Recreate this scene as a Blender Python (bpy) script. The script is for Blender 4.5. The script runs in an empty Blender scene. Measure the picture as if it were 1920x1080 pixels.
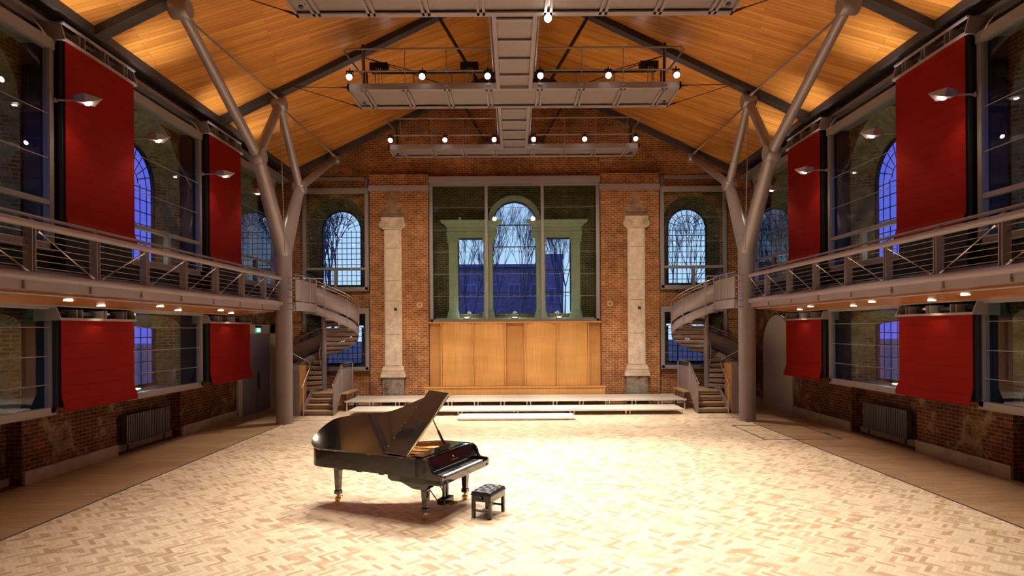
import bpy, bmesh, math, random
from math import sin, cos, pi, radians as R, atan2, sqrt
from mathutils import Vector, Matrix, geometry
random.seed(7)
scn = bpy.context.scene
COL = scn.collection

# ---------------------------------------------------------------- tagging
def tag(o, label=None, cat=None, group=None, kind=None):
    if label: o['label'] = label
    if cat: o['category'] = cat
    if group: o['group'] = group
    if kind: o['kind'] = kind
    return o

def thing(name, label, cat, loc=(0, 0, 0), rz=0, group=None, kind=None):
    o = bpy.data.objects.new(name, None)
    COL.objects.link(o)
    o.location = loc
    o.rotation_euler = (0, 0, rz)
    o.empty_display_size = .2
    return tag(o, label, cat, group, kind)

def dup(o, parent=None):
    c = o.copy()
    COL.objects.link(c)
    if parent is not None:
        c.parent = parent
    for ch in list(o.children):
        dup(ch, c)
    return c

# ---------------------------------------------------------------- mesh builder
class MB:
    def __init__(s):
        s.v = []; s.f = []; s.sm = []
    def add(s, vs, fs, smooth=False):
        b = len(s.v)
        s.v += [tuple(p) for p in vs]
        s.f += [tuple(b + i for i in f) for f in fs]
        s.sm += [smooth] * len(fs)
        return s
    def box(s, x0, x1, y0, y1, z0, z1, c=0.0):
        x0, x1 = min(x0, x1), max(x0, x1); y0, y1 = min(y0, y1), max(y0, y1); z0, z1 = min(z0, z1), max(z0, z1)
        if c <= 0:
            vs = [(x, y, z) for z in (z0, z1) for (x, y) in ((x0, y0), (x1, y0), (x1, y1), (x0, y1))]
            return s.add(vs, [(3, 2, 1, 0), (4, 5, 6, 7), (0, 1, 5, 4), (1, 2, 6, 5), (2, 3, 7, 6), (3, 0, 4, 7)])
        c = min(c, (x1 - x0) * .45, (y1 - y0) * .45, (z1 - z0) * .45)
        bm = bmesh.new()
        bmesh.ops.create_cube(bm, size=1)
        for v in bm.verts:
            v.co = Vector(((x0 + x1) / 2 + v.co.x * (x1 - x0), (y0 + y1) / 2 + v.co.y * (y1 - y0), (z0 + z1) / 2 + v.co.z * (z1 - z0)))
        bmesh.ops.bevel(bm, geom=bm.edges[:], offset=c, segments=2, affect='EDGES', profile=.5)
        bm.verts.index_update()
        s.add([v.co[:] for v in bm.verts], [[v.index for v in f.verts] for f in bm.faces])
        bm.free()
        return s
    def prism(s, poly, p0, axis, t):
        """poly: list of 3-D points, extruded by vector axis*t"""
        n = len(poly)
        a = Vector(axis) * t
        vs = [Vector(p) for p in poly] + [Vector(p) + a for p in poly]
        fs = []
        tri = geometry.tessellate_polygon([[Vector(p) for p in poly]])
        fs += [tuple(x) for x in tri]
        fs += [tuple(i + n for i in reversed(x)) for x in tri]
        fs += [(i, (i + 1) % n, (i + 1) % n + n, i + n) for i in range(n)]
        return s.add([v[:] for v in vs], fs)
    def ext(s, pts2, mapf, d0, d1):
        """2-D polygon swept between depth d0 and d1 through mapf(a,b,d)"""
        n = len(pts2)
        vs = [mapf(a, b, d0) for a, b in pts2] + [mapf(a, b, d1) for a, b in pts2]
        tri = geometry.tessellate_polygon([[Vector((a, b, 0)) for a, b in pts2]])
        fs = [tuple(x) for x in tri] + [tuple(i + n for i in reversed(x)) for x in tri]
        fs += [(i, (i + 1) % n, (i + 1) % n + n, i + n) for i in range(n)]
        return s.add(vs, fs)
    def tube(s, pts, r, n=10, caps=True, closed=False):
        pts = [Vector(p) for p in pts]
        m = len(pts)
        rs = r if isinstance(r, (list, tuple)) else [r] * m
        base = len(s.v)
        vs = []
        up = None
        for i, p in enumerate(pts):
            if closed:
                t = pts[(i + 1) % m] - pts[i - 1]
            else:
                t = (pts[min(i + 1, m - 1)] - pts[max(i - 1, 0)])
            if t.length < 1e-9: t = Vector((0, 0, 1))
            t.normalize()
            if up is None:
                up = Vector((0, 0, 1)) if abs(t.z) < .9 else Vector((1, 0, 0))
            a = t.cross(up)
            if a.length < 1e-6:
                up = Vector((1, 0, 0)); a = t.cross(up)
            a.normalize()
            b = a.cross(t).normalized()
            up = b
            for k in range(n):
                q = 2 * pi * k / n
                vs.append((p + (a * cos(q) + b * sin(q)) * rs[i])[:])
        fs = []
        for i in range(m if closed else m - 1):
            j = (i + 1) % m
            for k in range(n):
                l = (k + 1) % n
                fs.append((i * n + k, i * n + l, j * n + l, j * n + k))
        s.add(vs, fs, True)
        if caps and not closed:
            s.add(vs[:n], [tuple(range(n))[::-1]]); s.add(vs[-n:], [tuple(range(n))])
        return s
    def lathe(s, prof, c=(0, 0, 0), n=20, smooth=True, axis='z'):
        vs = []
        for r, h in prof:
            for k in range(n):
                q = 2 * pi * k / n
                if axis == 'z': vs.append((c[0] + r * cos(q), c[1] + r * sin(q), c[2] + h))
                elif axis == 'x': vs.append((c[0] + h, c[1] + r * cos(q), c[2] + r * sin(q)))
                else: vs.append((c[0] + r * cos(q), c[1] + h, c[2] + r * sin(q)))
        fs = []
        for i in range(len(prof) - 1):
            for k in range(n):
                l = (k + 1) % n
                fs.append((i * n + k, i * n + l, (i + 1) * n + l, (i + 1) * n + k))
        s.add(vs, fs, smooth)
        s.add(vs[:n], [tuple(range(n))]); s.add(vs[-n:], [tuple(range(n))])
        return s
    def xf(s, M, start=0):
        for i in range(start, len(s.v)):
            s.v[i] = (M @ Vector(s.v[i]))[:]
        return s
    def build(s, name, mat, parent=None, label=None, cat=None, group=None, kind=None, bevel=0, uvf=None, local=False, recalc=True):
        me = bpy.data.meshes.new(name)
        me.from_pydata(s.v, [], s.f)
        me.update()
        bm = bmesh.new(); bm.from_mesh(me)
        for i, f in enumerate(bm.faces):
            f.smooth = s.sm[i] if i < len(s.sm) else False
        if recalc:
            bmesh.ops.recalc_face_normals(bm, faces=bm.faces[:])
        uv = bm.loops.layers.uv.new('UVMap')
        for f in bm.faces:
            n = f.normal
            ax, ay, az = abs(n.x), abs(n.y), abs(n.z)
            for l in f.loops:
                c = l.vert.co
                if uvf: l[uv].uv = uvf(c)
                elif az >= ax and az >= ay: l[uv].uv = (c.x, c.y)
                elif ax >= ay: l[uv].uv = (c.y, c.z)
                else: l[uv].uv = (c.x, c.z)
        bm.to_mesh(me); bm.free()
        o = bpy.data.objects.new(name, me)
        COL.objects.link(o)
        me.materials.append(mat)
        if parent is not None:
            o.parent = parent
            if not local:
                off = Vector((0, 0, 0)); q = parent
                while q is not None:
                    off += Vector(q.location); q = q.parent
                me.transform(Matrix.Translation(-off))
        tag(o, label, cat, group, kind)
        if bevel:
            m = o.modifiers.new('bevel', 'BEVEL'); m.width = bevel; m.segments = 2; m.limit_method = 'ANGLE'
        return o

def catmull(pts, k=6, closed=False):
    out = []
    n = len(pts)
    P = [Vector(p) for p in pts]
    rng = range(n if closed else n - 1)
    for i in rng:
        p0 = P[i - 1] if (closed or i > 0) else P[0]
        p1 = P[i]; p2 = P[(i + 1) % n]
        p3 = P[(i + 2) % n] if (closed or i + 2 < n) else P[-1]
        for j in range(k):
            t = j / k
            out.append(.5 * ((2 * p1) + (-p0 + p2) * t + (2 * p0 - 5 * p1 + 4 * p2 - p3) * t * t + (-p0 + 3 * p1 - 3 * p2 + p3) * t ** 3))
    if not closed: out.append(P[-1])
    return out

# ---------------------------------------------------------------- materials
class NT:
    def __init__(s, name):
        s.m = bpy.data.materials.new(name); s.m.use_nodes = True
        s.t = s.m.node_tree; s.t.nodes.clear()
        s.out = s.t.nodes.new('ShaderNodeOutputMaterial')
    def n(s, ty, **kw):
        x = s.t.nodes.new(ty)
        for k, v in kw.items():
            if k in x.inputs.keys() if hasattr(x.inputs, 'keys') else False:
                pass
            setattr(x, k, v)
        return x
    def l(s, a, b): s.t.links.new(a, b)
    def setin(s, node, key, val):
        if isinstance(val, bpy.types.NodeSocket): s.l(val, node.inputs[key])
        else: node.inputs[key].default_value = val
    def math(s, op, a, b=0.0, c=None):
        x = s.t.nodes.new('ShaderNodeMath'); x.operation = op
        s.setin(x, 0, a); s.setin(x, 1, b)
        if c is not None: s.setin(x, 2, c)
        return x.outputs[0]
    def mix(s, f, a, b, ty='MIX'):
        x = s.t.nodes.new('ShaderNodeMix'); x.data_type = 'RGBA'; x.blend_type = ty
        s.setin(x, 0, f)
        for k, v in ((6, a), (7, b)):
            if isinstance(v, bpy.types.NodeSocket): s.l(v, x.inputs[k])
            else: x.inputs[k].default_value = (*v, 1) if len(v) == 3 else v
        return x.outputs[2]
    def noise(s, vec, scale, detail=3, rough=.6, dist=0.0):
        x = s.t.nodes.new('ShaderNodeTexNoise')
        if vec is not None: s.l(vec, x.inputs['Vector'])
        x.inputs['Scale'].default_value = scale; x.inputs['Detail'].default_value = detail
        x.inputs['Roughness'].default_value = rough; x.inputs['Distortion'].default_value = dist
        return x.outputs['Fac']
    def ramp(s, f, stops):
        x = s.t.nodes.new('ShaderNodeValToRGB')
        s.l(f, x.inputs[0])
        e = x.color_ramp.elements
        e[0].position = stops[0][0]; e[0].color = (*stops[0][1], 1)
        e[1].position = stops[-1][0]; e[1].color = (*stops[-1][1], 1)
        for p, c in stops[1:-1]:
            q = e.new(p); q.color = (*c, 1)
        return x.outputs[0]
    def mapping(s, vec, loc=(0, 0, 0), rot=(0, 0, 0), sc=(1, 1, 1)):
        x = s.t.nodes.new('ShaderNodeMapping')
        s.l(vec, x.inputs[0]); x.inputs[1].default_value = loc; x.inputs[2].default_value = rot; x.inputs[3].default_value = sc
        return x.outputs[0]
    def uv(s):
        return s.t.nodes.new('ShaderNodeTexCoord').outputs['UV']
    def obj(s):
        return s.t.nodes.new('ShaderNodeTexCoord').outputs['Object']
    def bump(s, h, strength=.3, dist=.01):
        x = s.t.nodes.new('ShaderNodeBump')
        s.l(h, x.inputs['Height']); x.inputs['Strength'].default_value = strength; x.inputs['Distance'].default_value = dist
        return x.outputs[0]
    def pbr(s, col, rough=.5, metal=0.0, bump=None, coat=0.0, spec=None, emis=None, estr=0.0):
        p = s.t.nodes.new('ShaderNodeBsdfPrincipled')
        if isinstance(col, bpy.types.NodeSocket): s.l(col, p.inputs['Base Color'])
        else: p.inputs['Base Color'].default_value = (*col, 1)
        s.setin(p, 'Roughness', rough); s.setin(p, 'Metallic', metal)
        p.inputs['Coat Weight'].default_value = coat
        p.inputs['Coat Roughness'].default_value = .05
        if spec is not None: p.inputs['Specular IOR Level'].default_value = spec
        if bump is not None: s.l(bump, p.inputs['Normal'])
        if emis is not None:
            p.inputs['Emission Color'].default_value = (*emis, 1); p.inputs['Emission Strength'].default_value = estr
        s.l(p.outputs[0], s.out.inputs[0])
        return s.m

def simple(name, col, rough=.5, metal=0.0, var=.12, scale=6, coat=0.0, bump=0.0, spec=None):
    t = NT(name)
    v = t.obj()
    nz = t.noise(v, scale, 4)
    c2 = tuple(min(1, c * (1 + var)) for c in col); c1 = tuple(c * (1 - var) for c in col)
    c = t.ramp(nz, [(.3, c1), (.7, c2)])
    b = t.bump(t.noise(v, scale * 12, 3), bump, .004) if bump else None
    return t.pbr(c, rough, metal, b, coat, spec)

def brick_mat(name, c1, c2, mortar, dark=.35, plaster=None, pl_lo=.55, pl_hi=.6, bw=.25, rh=.088, band=None):
    t = NT(name)
    uv = t.uv()
    wob = t.noise(uv, 3, 2)
    br = t.t.nodes.new('ShaderNodeTexBrick')
    wv = t.t.nodes.new('ShaderNodeVectorMath'); wv.operation = 'MULTIPLY_ADD'
    nzc = t.t.nodes.new('ShaderNodeTexNoise'); t.l(uv, nzc.inputs[0]); nzc.inputs['Scale'].default_value = 2.5
    t.l(nzc.outputs['Color'], wv.inputs[0]); wv.inputs[1].default_value = (.02, .02, 0); t.l(uv, wv.inputs[2])
    t.l(wv.outputs[0], br.inputs['Vector'])
    br.offset = .5; br.inputs['Scale'].default_value = 1; br.inputs['Brick Width'].default_value = bw
    br.inputs['Row Height'].default_value = rh; br.inputs['Mortar Size'].default_value = .012
    br.inputs['Mortar Smooth'].default_value = .25; br.inputs['Bias'].default_value = -.1
    br.inputs['Color1'].default_value = (*c1, 1); br.inputs['Color2'].default_value = (*c2, 1)
    br.inputs['Mortar'].default_value = (*mortar, 1)
    big = t.noise(uv, .55, 5, .65)
    mid = t.noise(uv, 3.3, 4, .7)
    fine = t.noise(uv, 40, 3, .7)
    shade = t.ramp(big, [(.32, (dark, dark * .95, dark * .9)), (.62, (1, 1, 1))])
    c = t.mix(1.0, br.outputs['Color'], shade, 'MULTIPLY')
    sh2 = t.ramp(mid, [(.3, (.62, .6, .58)), (.68, (1.15, 1.12, 1.1))])
    c = t.mix(1.0, c, sh2, 'MULTIPLY')
    c = t.mix(.35, c, t.ramp(fine, [(.3, (.5, .5, .5)), (.7, (1.2, 1.2, 1.2))]), 'MULTIPLY')
    h = t.math('MULTIPLY', br.outputs['Fac'], -1.0)
    h = t.math('ADD', h, t.math('MULTIPLY', fine, .5))
    if plaster:
        pn = t.noise(t.mapping(uv, loc=(3.7, 1.3, 0), sc=(1, .7, 1)), 1.15, 8, .72, .3)
        mask = t.ramp(pn, [(pl_lo, (0, 0, 0)), (pl_hi, (1, 1, 1))])
        pc = t.mix(t.ramp(mid, [(.35, (0, 0, 0)), (.65, (1, 1, 1))]), tuple(x * .5 for x in plaster), plaster)
        pc = t.mix(.5, pc, t.ramp(fine, [(.35, (.45, .45, .45)), (.65, (1.25, 1.2, 1.15))]), 'MULTIPLY')
        pc = t.mix(.8, pc, shade, 'MULTIPLY')
        c = t.mix(mask, c, pc)
        h = t.math('ADD', t.math('MULTIPLY', h, .6), t.math('MULTIPLY', mid, .8))
    return t.pbr(c, .9, 0, t.bump(h, .7, .012), spec=.2)

def herring_mat(name, base_hi, base_lo, W=.078, n=4, rot=pi / 4, rough=.32):
    t = NT(name)
    ob = t.mapping(t.obj(), rot=(0, 0, rot), sc=(1 / W, 1 / W, 1))
    sp = t.t.nodes.new('ShaderNodeSeparateXYZ'); t.l(ob, sp.inputs[0])
    x = t.math('ADD', sp.outputs[0], 4000.0); y = t.math('ADD', sp.outputs[1], 4000.0)
    i = t.math('FLOOR', x); j = t.math('FLOOR', y)
    fx = t.math('FRACT', x); fy = t.math('FRACT', y)
    d = t.math('ADD', t.math('SUBTRACT', i, j), 8000.0)
    k = t.math('MODULO', d, 2.0 * n)
    horiz = t.math('LESS_THAN', k, n - .5)
    ax_ = t.math('SUBTRACT', i, k); bx_ = j
    ay_ = t.math('ADD', i, 17.3); by_ = t.math('ADD', j, k)
    def sel(a, b):
        return t.math('ADD', t.math('MULTIPLY', horiz, a), t.math('MULTIPLY', t.math('SUBTRACT', 1.0, horiz), b))
    ida = sel(ax_, ay_); idb = sel(bx_, by_)
    cm = t.t.nodes.new('ShaderNodeCombineXYZ'); t.l(ida, cm.inputs[0]); t.l(idb, cm.inputs[1])
    wn = t.t.nodes.new('ShaderNodeTexWhiteNoise'); wn.noise_dimensions = '3D'; t.l(cm.outputs[0], wn.inputs['Vector'])
    # local coords: across (0..1), along (0..n)
    across = sel(fy, fx)
    along = sel(t.math('ADD', k, fx), t.math('ADD', t.math('SUBTRACT', 2.0 * n - 1, k), fy))
    e1 = t.math('MINIMUM', across, t.math('SUBTRACT', 1.0, across))
    e2 = t.math('MINIMUM', along, t.math('SUBTRACT', float(n), along))
    e = t.math('MINIMUM', e1, e2)
    gap = t.math('LESS_THAN', e, .018)
    gv = t.t.nodes.new('ShaderNodeCombineXYZ')
    t.l(t.math('MULTIPLY', along, .35), gv.inputs[0]); t.l(t.math('ADD', t.math('MULTIPLY', across, 2.2), t.math('MULTIPLY', wn.outputs['Value'], 37.0)), gv.inputs[1])
    t.l(ida, gv.inputs[2])
    grain = t.noise(gv.outputs[0], 3.0, 4, .7)
    c = t.ramp(wn.outputs['Value'], [(0, base_lo), (.18, tuple(.55 * a + .45 * b for a, b in zip(base_lo, base_hi))), (.45, base_hi), (1, tuple(min(1, a * 1.12) for a in base_hi))])
    c = t.mix(.4, c, t.ramp(grain, [(.3, (.72, .68, .62)), (.65, (1.05, 1.05, 1.05))]), 'MULTIPLY')
    c = t.mix(t.math('MULTIPLY', gap, .55), c, tuple(a * .3 for a in base_lo))
    rg = t.math('ADD', t.math('MULTIPLY', wn.outputs['Value'], .16), rough)
    return t.pbr(c, rg, 0, t.bump(e1, .08, .002), spec=.45)

def plank_mat(name, c1, c2, gapc, L=1.2, W=.08, rough=.4, grainsc=(1.5, 30), coat=0, mortar=.0035, spec=None):
    t = NT(name)
    uv = t.uv()
    br = t.t.nodes.new('ShaderNodeTexBrick')
    t.l(uv, br.inputs['Vector'])
    br.offset = .37; br.offset_frequency = 3; br.inputs['Scale'].default_value = 1; br.inputs['Brick Width'].default_value = L
    br.inputs['Row Height'].default_value = W; br.inputs['Mortar Size'].default_value = mortar
    br.inputs['Mortar Smooth'].default_value = .1
    br.inputs['Color1'].default_value = (*c1, 1); br.inputs['Color2'].default_value = (*c2, 1); br.inputs['Mortar'].default_value = (*gapc, 1)
    g = t.noise(t.mapping(uv, sc=(grainsc[0], grainsc[1], 1)), 1, 5, .65)
    big = t.noise(t.mapping(uv, sc=(.25, 1.2, 1)), 1, 3, .5)
    c = t.mix(.7, br.outputs['Color'], t.ramp(g, [(.3, (.7, .64, .58)), (.68, (1.12, 1.1, 1.08))]), 'MULTIPLY')
    c = t.mix(.6, c, t.ramp(big, [(.35, (.75, .7, .62)), (.65, (1.15, 1.12, 1.1))]), 'MULTIPLY')
    return t.pbr(c, rough, 0, t.bump(t.math('MULTIPLY', br.outputs['Fac'], -1.0), .25, .003), coat, spec)

def emit(name, col, s):
    t = NT(name)
    e = t.t.nodes.new('ShaderNodeEmission'); e.inputs[0].default_value = (*col, 1); e.inputs[1].default_value = s
    t.l(e.outputs[0], t.out.inputs[0])
    return t.m

def glass_mat(name, tint, ior=1.5, rough=.0, boost=1.0):
    t = NT(name)
    tr = t.t.nodes.new('ShaderNodeBsdfTransparent'); tr.inputs[0].default_value = (*tint, 1)
    gl = t.t.nodes.new('ShaderNodeBsdfGlossy'); gl.inputs['Roughness'].default_value = rough
    ge = t.t.nodes.new('ShaderNodeNewGeometry'); dt = t.t.nodes.new('ShaderNodeVectorMath'); dt.operation = 'DOT_PRODUCT'
    t.l(ge.outputs['Incoming'], dt.inputs[0]); t.l(ge.outputs['Normal'], dt.inputs[1])
    c_ = t.math('SUBTRACT', 1.0, t.math('ABSOLUTE', dt.outputs['Value']))
    f0 = ((ior - 1) / (ior + 1)) ** 2
    fr = t.math('ADD', t.math('MULTIPLY', t.math('POWER', c_, 5.0), 1 - f0), f0)
    mx = t.t.nodes.new('ShaderNodeMixShader')
    f = t.math('MINIMUM', t.math('MULTIPLY', fr, boost), 1.0)
    t.l(f, mx.inputs[0]); t.l(tr.outputs[0], mx.inputs[1]); t.l(gl.outputs[0], mx.inputs[2])
    t.l(mx.outputs[0], t.out.inputs[0])
    return t.m

M = {}
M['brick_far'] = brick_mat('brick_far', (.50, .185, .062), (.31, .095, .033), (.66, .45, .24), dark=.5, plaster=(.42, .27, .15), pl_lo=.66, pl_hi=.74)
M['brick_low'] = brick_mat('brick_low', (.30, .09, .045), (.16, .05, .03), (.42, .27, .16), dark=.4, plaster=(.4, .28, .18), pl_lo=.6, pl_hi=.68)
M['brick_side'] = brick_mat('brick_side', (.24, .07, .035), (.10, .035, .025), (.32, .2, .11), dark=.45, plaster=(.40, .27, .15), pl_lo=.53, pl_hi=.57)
M['brick_niche'] = brick_mat('brick_niche', (.30, .17, .11), (.16, .09, .06), (.5, .45, .36), dark=.6, plaster=(.42, .38, .28), pl_lo=.44, pl_hi=.49)
M['brick_venetian'] = brick_mat('brick_venetian', (.17, .12, .075), (.1, .07, .05), (.34, .28, .19), dark=.5)
M['pedestal'] = brick_mat('pedestal_brick', (.30, .09, .045), (.16, .05, .03), (.42, .27, .16), dark=.5, plaster=(.5, .42, .33), pl_lo=.40, pl_hi=.46)
M['broken'] = brick_mat('broken_stone', (.34, .13, .06), (.22, .08, .04), (.5, .33, .2), dark=.7, plaster=(.5, .33, .2), pl_lo=.42, pl_hi=.5)
M['stone'] = simple('stone_plaster', (.62, .48, .35), .85, var=.22, scale=3.5, bump=.6)
M['stone_pale'] = simple('stone_pale', (.42, .40, .33), .8, var=.1, scale=3, bump=.3)
M['plinth'] = simple('plinth_render', (.42, .34, .24), .8, var=.2, scale=2.5, bump=.3)
M['metal'] = simple('grey_paint_metal', (.31, .255, .265), .42, 0, var=.05, scale=2)
M['metal_frame'] = simple('frame_paint', (.27, .235, .23), .45, 0, var=.05, scale=2)
M['tree'] = simple('tree_steel_paint', (.32, .27, .265), .36, .25, var=.06, scale=1.5)
M['mesh_metal'] = simple('perforated_panel_paint', (.30, .245, .235), .5, .2, var=.05, scale=8)
M['steel'] = simple('brushed_steel', (.72, .66, .6), .25, 1.0, var=.05, scale=10)
M['slate'] = simple('dark_slate_paint', (.058, .05, .052), .45, 0, var=.1, scale=2)
M['radiator'] = simple('radiator_paint', (.13, .12, .13), .4, .3, var=.05)
M['black'] = simple('black_matt', (.012, .012, .013), .6, 0, var=.2, scale=4)
M['winblack'] = simple('dark_window_paint', (.02, .022, .03), .5, 0, var=.1, scale=4)
M['door_grey'] = simple('door_grey_paint', (.24, .22, .235), .45, 0, var=.06, scale=1)
M['cream'] = simple('cream_paint', (.52, .47, .40), .6, 0, var=.05, scale=1)
M['red'] = None
t = NT('red_banner_cloth')
uvx = t.uv()
w = t.t.nodes.new('ShaderNodeTexWave'); w.bands_direction = 'Y'; w.inputs['Scale'].default_value = 1.1; w.inputs['Distortion'].default_value = 2.5; t.l(uvx, w.inputs[0])
nn = t.noise(uvx, 180, 2)
c = t.mix(t.ramp(w.outputs['Fac'], [(.0, (1, 1, 1)), (.04, (0, 0, 0))]), (.235, .005, .002), (.19, .004, .002))
M['red'] = t.pbr(c, .8, 0, t.bump(t.math('ADD', t.math('MULTIPLY', w.outputs['Fac'], .25), t.math('MULTIPLY', nn, .15)), .25, .01), spec=.15)
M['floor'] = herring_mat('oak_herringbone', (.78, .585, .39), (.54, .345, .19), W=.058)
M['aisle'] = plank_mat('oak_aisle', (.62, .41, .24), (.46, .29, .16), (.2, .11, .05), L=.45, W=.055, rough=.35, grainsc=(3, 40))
M['ceil'] = plank_mat('pine_ceiling', (.80, .37, .085), (.60, .25, .05), (.25, .09, .02), L=2.9, W=.125, rough=.24, grainsc=(.7, 14), mortar=.003, spec=.6)
M['panel_shaded'] = plank_mat('shaded_recess_panel', (.56, .265, .07), (.53, .25, .065), (.53, .25, .065), L=4, W=2, rough=.5, grainsc=(30, .8), mortar=0)  # panel timber with the shade of the recesses put into its colour
M['panel'] = plank_mat('beech_panel', (.68, .35, .105), (.65, .33, .095), (.65, .33, .095), L=4, W=2, rough=.4, grainsc=(30, .8), mortar=0)
M['tread'] = plank_mat('oak_tread', (.66, .42, .22), (.55, .34, .17), (.3, .17, .08), L=1.5, W=.3, rough=.45)
M['soffit'] = plank_mat('ply_soffit', (.62, .25, .055), (.55, .21, .045), (.12, .05, .02), L=2.4, W=1.2, rough=.3, grainsc=(1, 18), mortar=.012)
M['stage_top'] = simple('pale_stage_board', (.72, .62, .50), .45, 0, var=.06, scale=5)
M['stage_edge'] = simple('pale_stage_edge', (.82, .76, .66), .4, .1, var=.03, scale=5)
M['piano'] = simple('black_piano_lacquer', (.006, .005, .005), .07, 0, var=.1, scale=3, coat=1.0)
M['piano_dark'] = simple('piano_inner_black', (.012, .011, .012), .3, 0, var=.1, scale=3)
M['gold'] = simple('piano_gold_plate', (.55, .27, .08), .35, .7, var=.1, scale=12)
M['sound'] = plank_mat('soundboard_spruce', (.45, .16, .05), (.40, .14, .04), (.3, .1, .03), L=5, W=.12, rough=.4)
M['brass'] = simple('brass', (.85, .58, .22), .22, 1.0, var=.05, scale=20)
M['ivory'] = simple('white_key_plastic', (.86, .84, .8), .25, 0, var=.02, scale=20)
M['leather'] = simple('black_leather', (.018, .018, .022), .32, 0, var=.2, scale=60, bump=.3)
M['lens'] = emit('spotlight_lens', (1, .93, .82), 45)
M['lamp'] = emit('arm_lamp_lens', (1, .88, .68), 40)
M['down'] = emit('downlight_lens', (1, .85, .6), 22)
M['upl'] = emit('niche_uplight_lens', (.86, 1, .9), 18)
M['exit'] = emit('exit_sign_green', (.15, .75, .5), 1.2)
M['exitw'] = emit('exit_sign_white', (.8, 1, .95), 2.0)
M['glass'] = glass_mat('green_tint_glass', (.74, .86, .75), 1.52, boost=1.7)
M['glass_ctr'] = glass_mat('green_tint_glass_east', (.74, .86, .74), 1.5, boost=1.0)
M['glass_old'] = glass_mat('old_window_glass', (.8, .86, .95), 1.45, boost=.6)
M['bark'] = simple('winter_bark', (.17, .17, .18), .9, 0, var=.3, scale=5)
M['house'] = brick_mat('street_house_brick', (.5, .47, .48), (.4, .38, .4), (.55, .55, .55), dark=.75)
M['house_white'] = simple('street_white_paint', (.55, .55, .55), .6)
M['house_glass'] = simple('street_window_glass', (.5, .55, .62), .08, .6, var=.2, scale=.4)
M['ground'] = simple('street_ground', (.08, .085, .08), .9, 0, var=.3, scale=.5)
M['cable'] = simple('wire_rope', (.5, .42, .33), .35, .8, var=.1, scale=5)
M['whitecable'] = simple('white_cable', (.6, .55, .48), .6)

# ---------------------------------------------------------------- setting
FY = 25.3          # far wall face
G = 7.75           # gallery front line
BY0 = -6.0         # wall behind the camera
ZC = lambda x: 3.1 + 11.1 - .48 * abs(x)      # ceiling plane
def arch(c, h, z0, zs, n=20, flat=None):
    """loop: bottom-left, bottom-right, up, arc, down. flat = rise for segmental head"""
    pts = [(c - h, z0), (c + h, z0)]
    rise = h if flat is None else flat
    for k in range(n + 1):
        q = pi * k / n
        pts.append((c + h * cos(q), zs + rise * sin(q)))
    return pts

def panel(mb, outer, holes, mapf, d=0.0):
    loops = [[Vector((a, b, 0)) for a, b in outer]] + [[Vector((a, b, 0)) for a, b in h] for h in holes]
    flat = [p for l in loops for p in l]
    tri = geometry.tessellate_polygon(loops)
    mb.add([mapf(p.x, p.y, d) for p in flat], [tuple(x) for x in tri])
def reveal(mb, l0, l1, mapf, d0, d1):
    n = len(l0)
    vs = [mapf(a, b, d0) for a, b in l0] + [mapf(a, b, d1) for a, b in l1]
    mb.add(vs, [(i, (i + 1) % n, (i + 1) % n + n, i + n) for i in range(n)])

# floor
mb = MB(); mb.box(-7.74, 7.74, BY0, FY + .1, -.2, 0)
mb.build('floor', M['floor'], kind='structure', label='pale oak herringbone floor of the hall')
for s in (-1, 1):
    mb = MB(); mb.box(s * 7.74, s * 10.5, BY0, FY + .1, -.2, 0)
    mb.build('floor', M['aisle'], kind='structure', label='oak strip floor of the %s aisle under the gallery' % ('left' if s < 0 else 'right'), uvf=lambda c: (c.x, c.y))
k = 1
for s in (-1, 1):
    mb = MB()
    mb.box(s * 7.71, s * 7.75, BY0, 19.5, .0, .004)
    mb.box(s * 7.60, s * 7.64, 19.5, 21.6, .0, .004)
    mb.box(s * 6.3, s * 10, 20.6, 20.63, .0, .004)
    if s > 0:
        mb.box(6.9, 9.0, 18.95, 19.0, 0, .005); mb.box(6.9, 9.0, 16.55, 16.6, 0, .005)
        mb.box(6.86, 6.9, 16.55, 19.0, 0, .005); mb.box(9.0, 9.04, 16.55, 19.0, 0, .005)
        mb.box(9.0, 9.12, 17.3, 17.6, 0, .006)
    mb.build('trim_%d' % k, M['slate'], kind='structure', label='thin metal strip set in the floor on the %s' % ('left' if s < 0 else 'right')); k += 1

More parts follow.
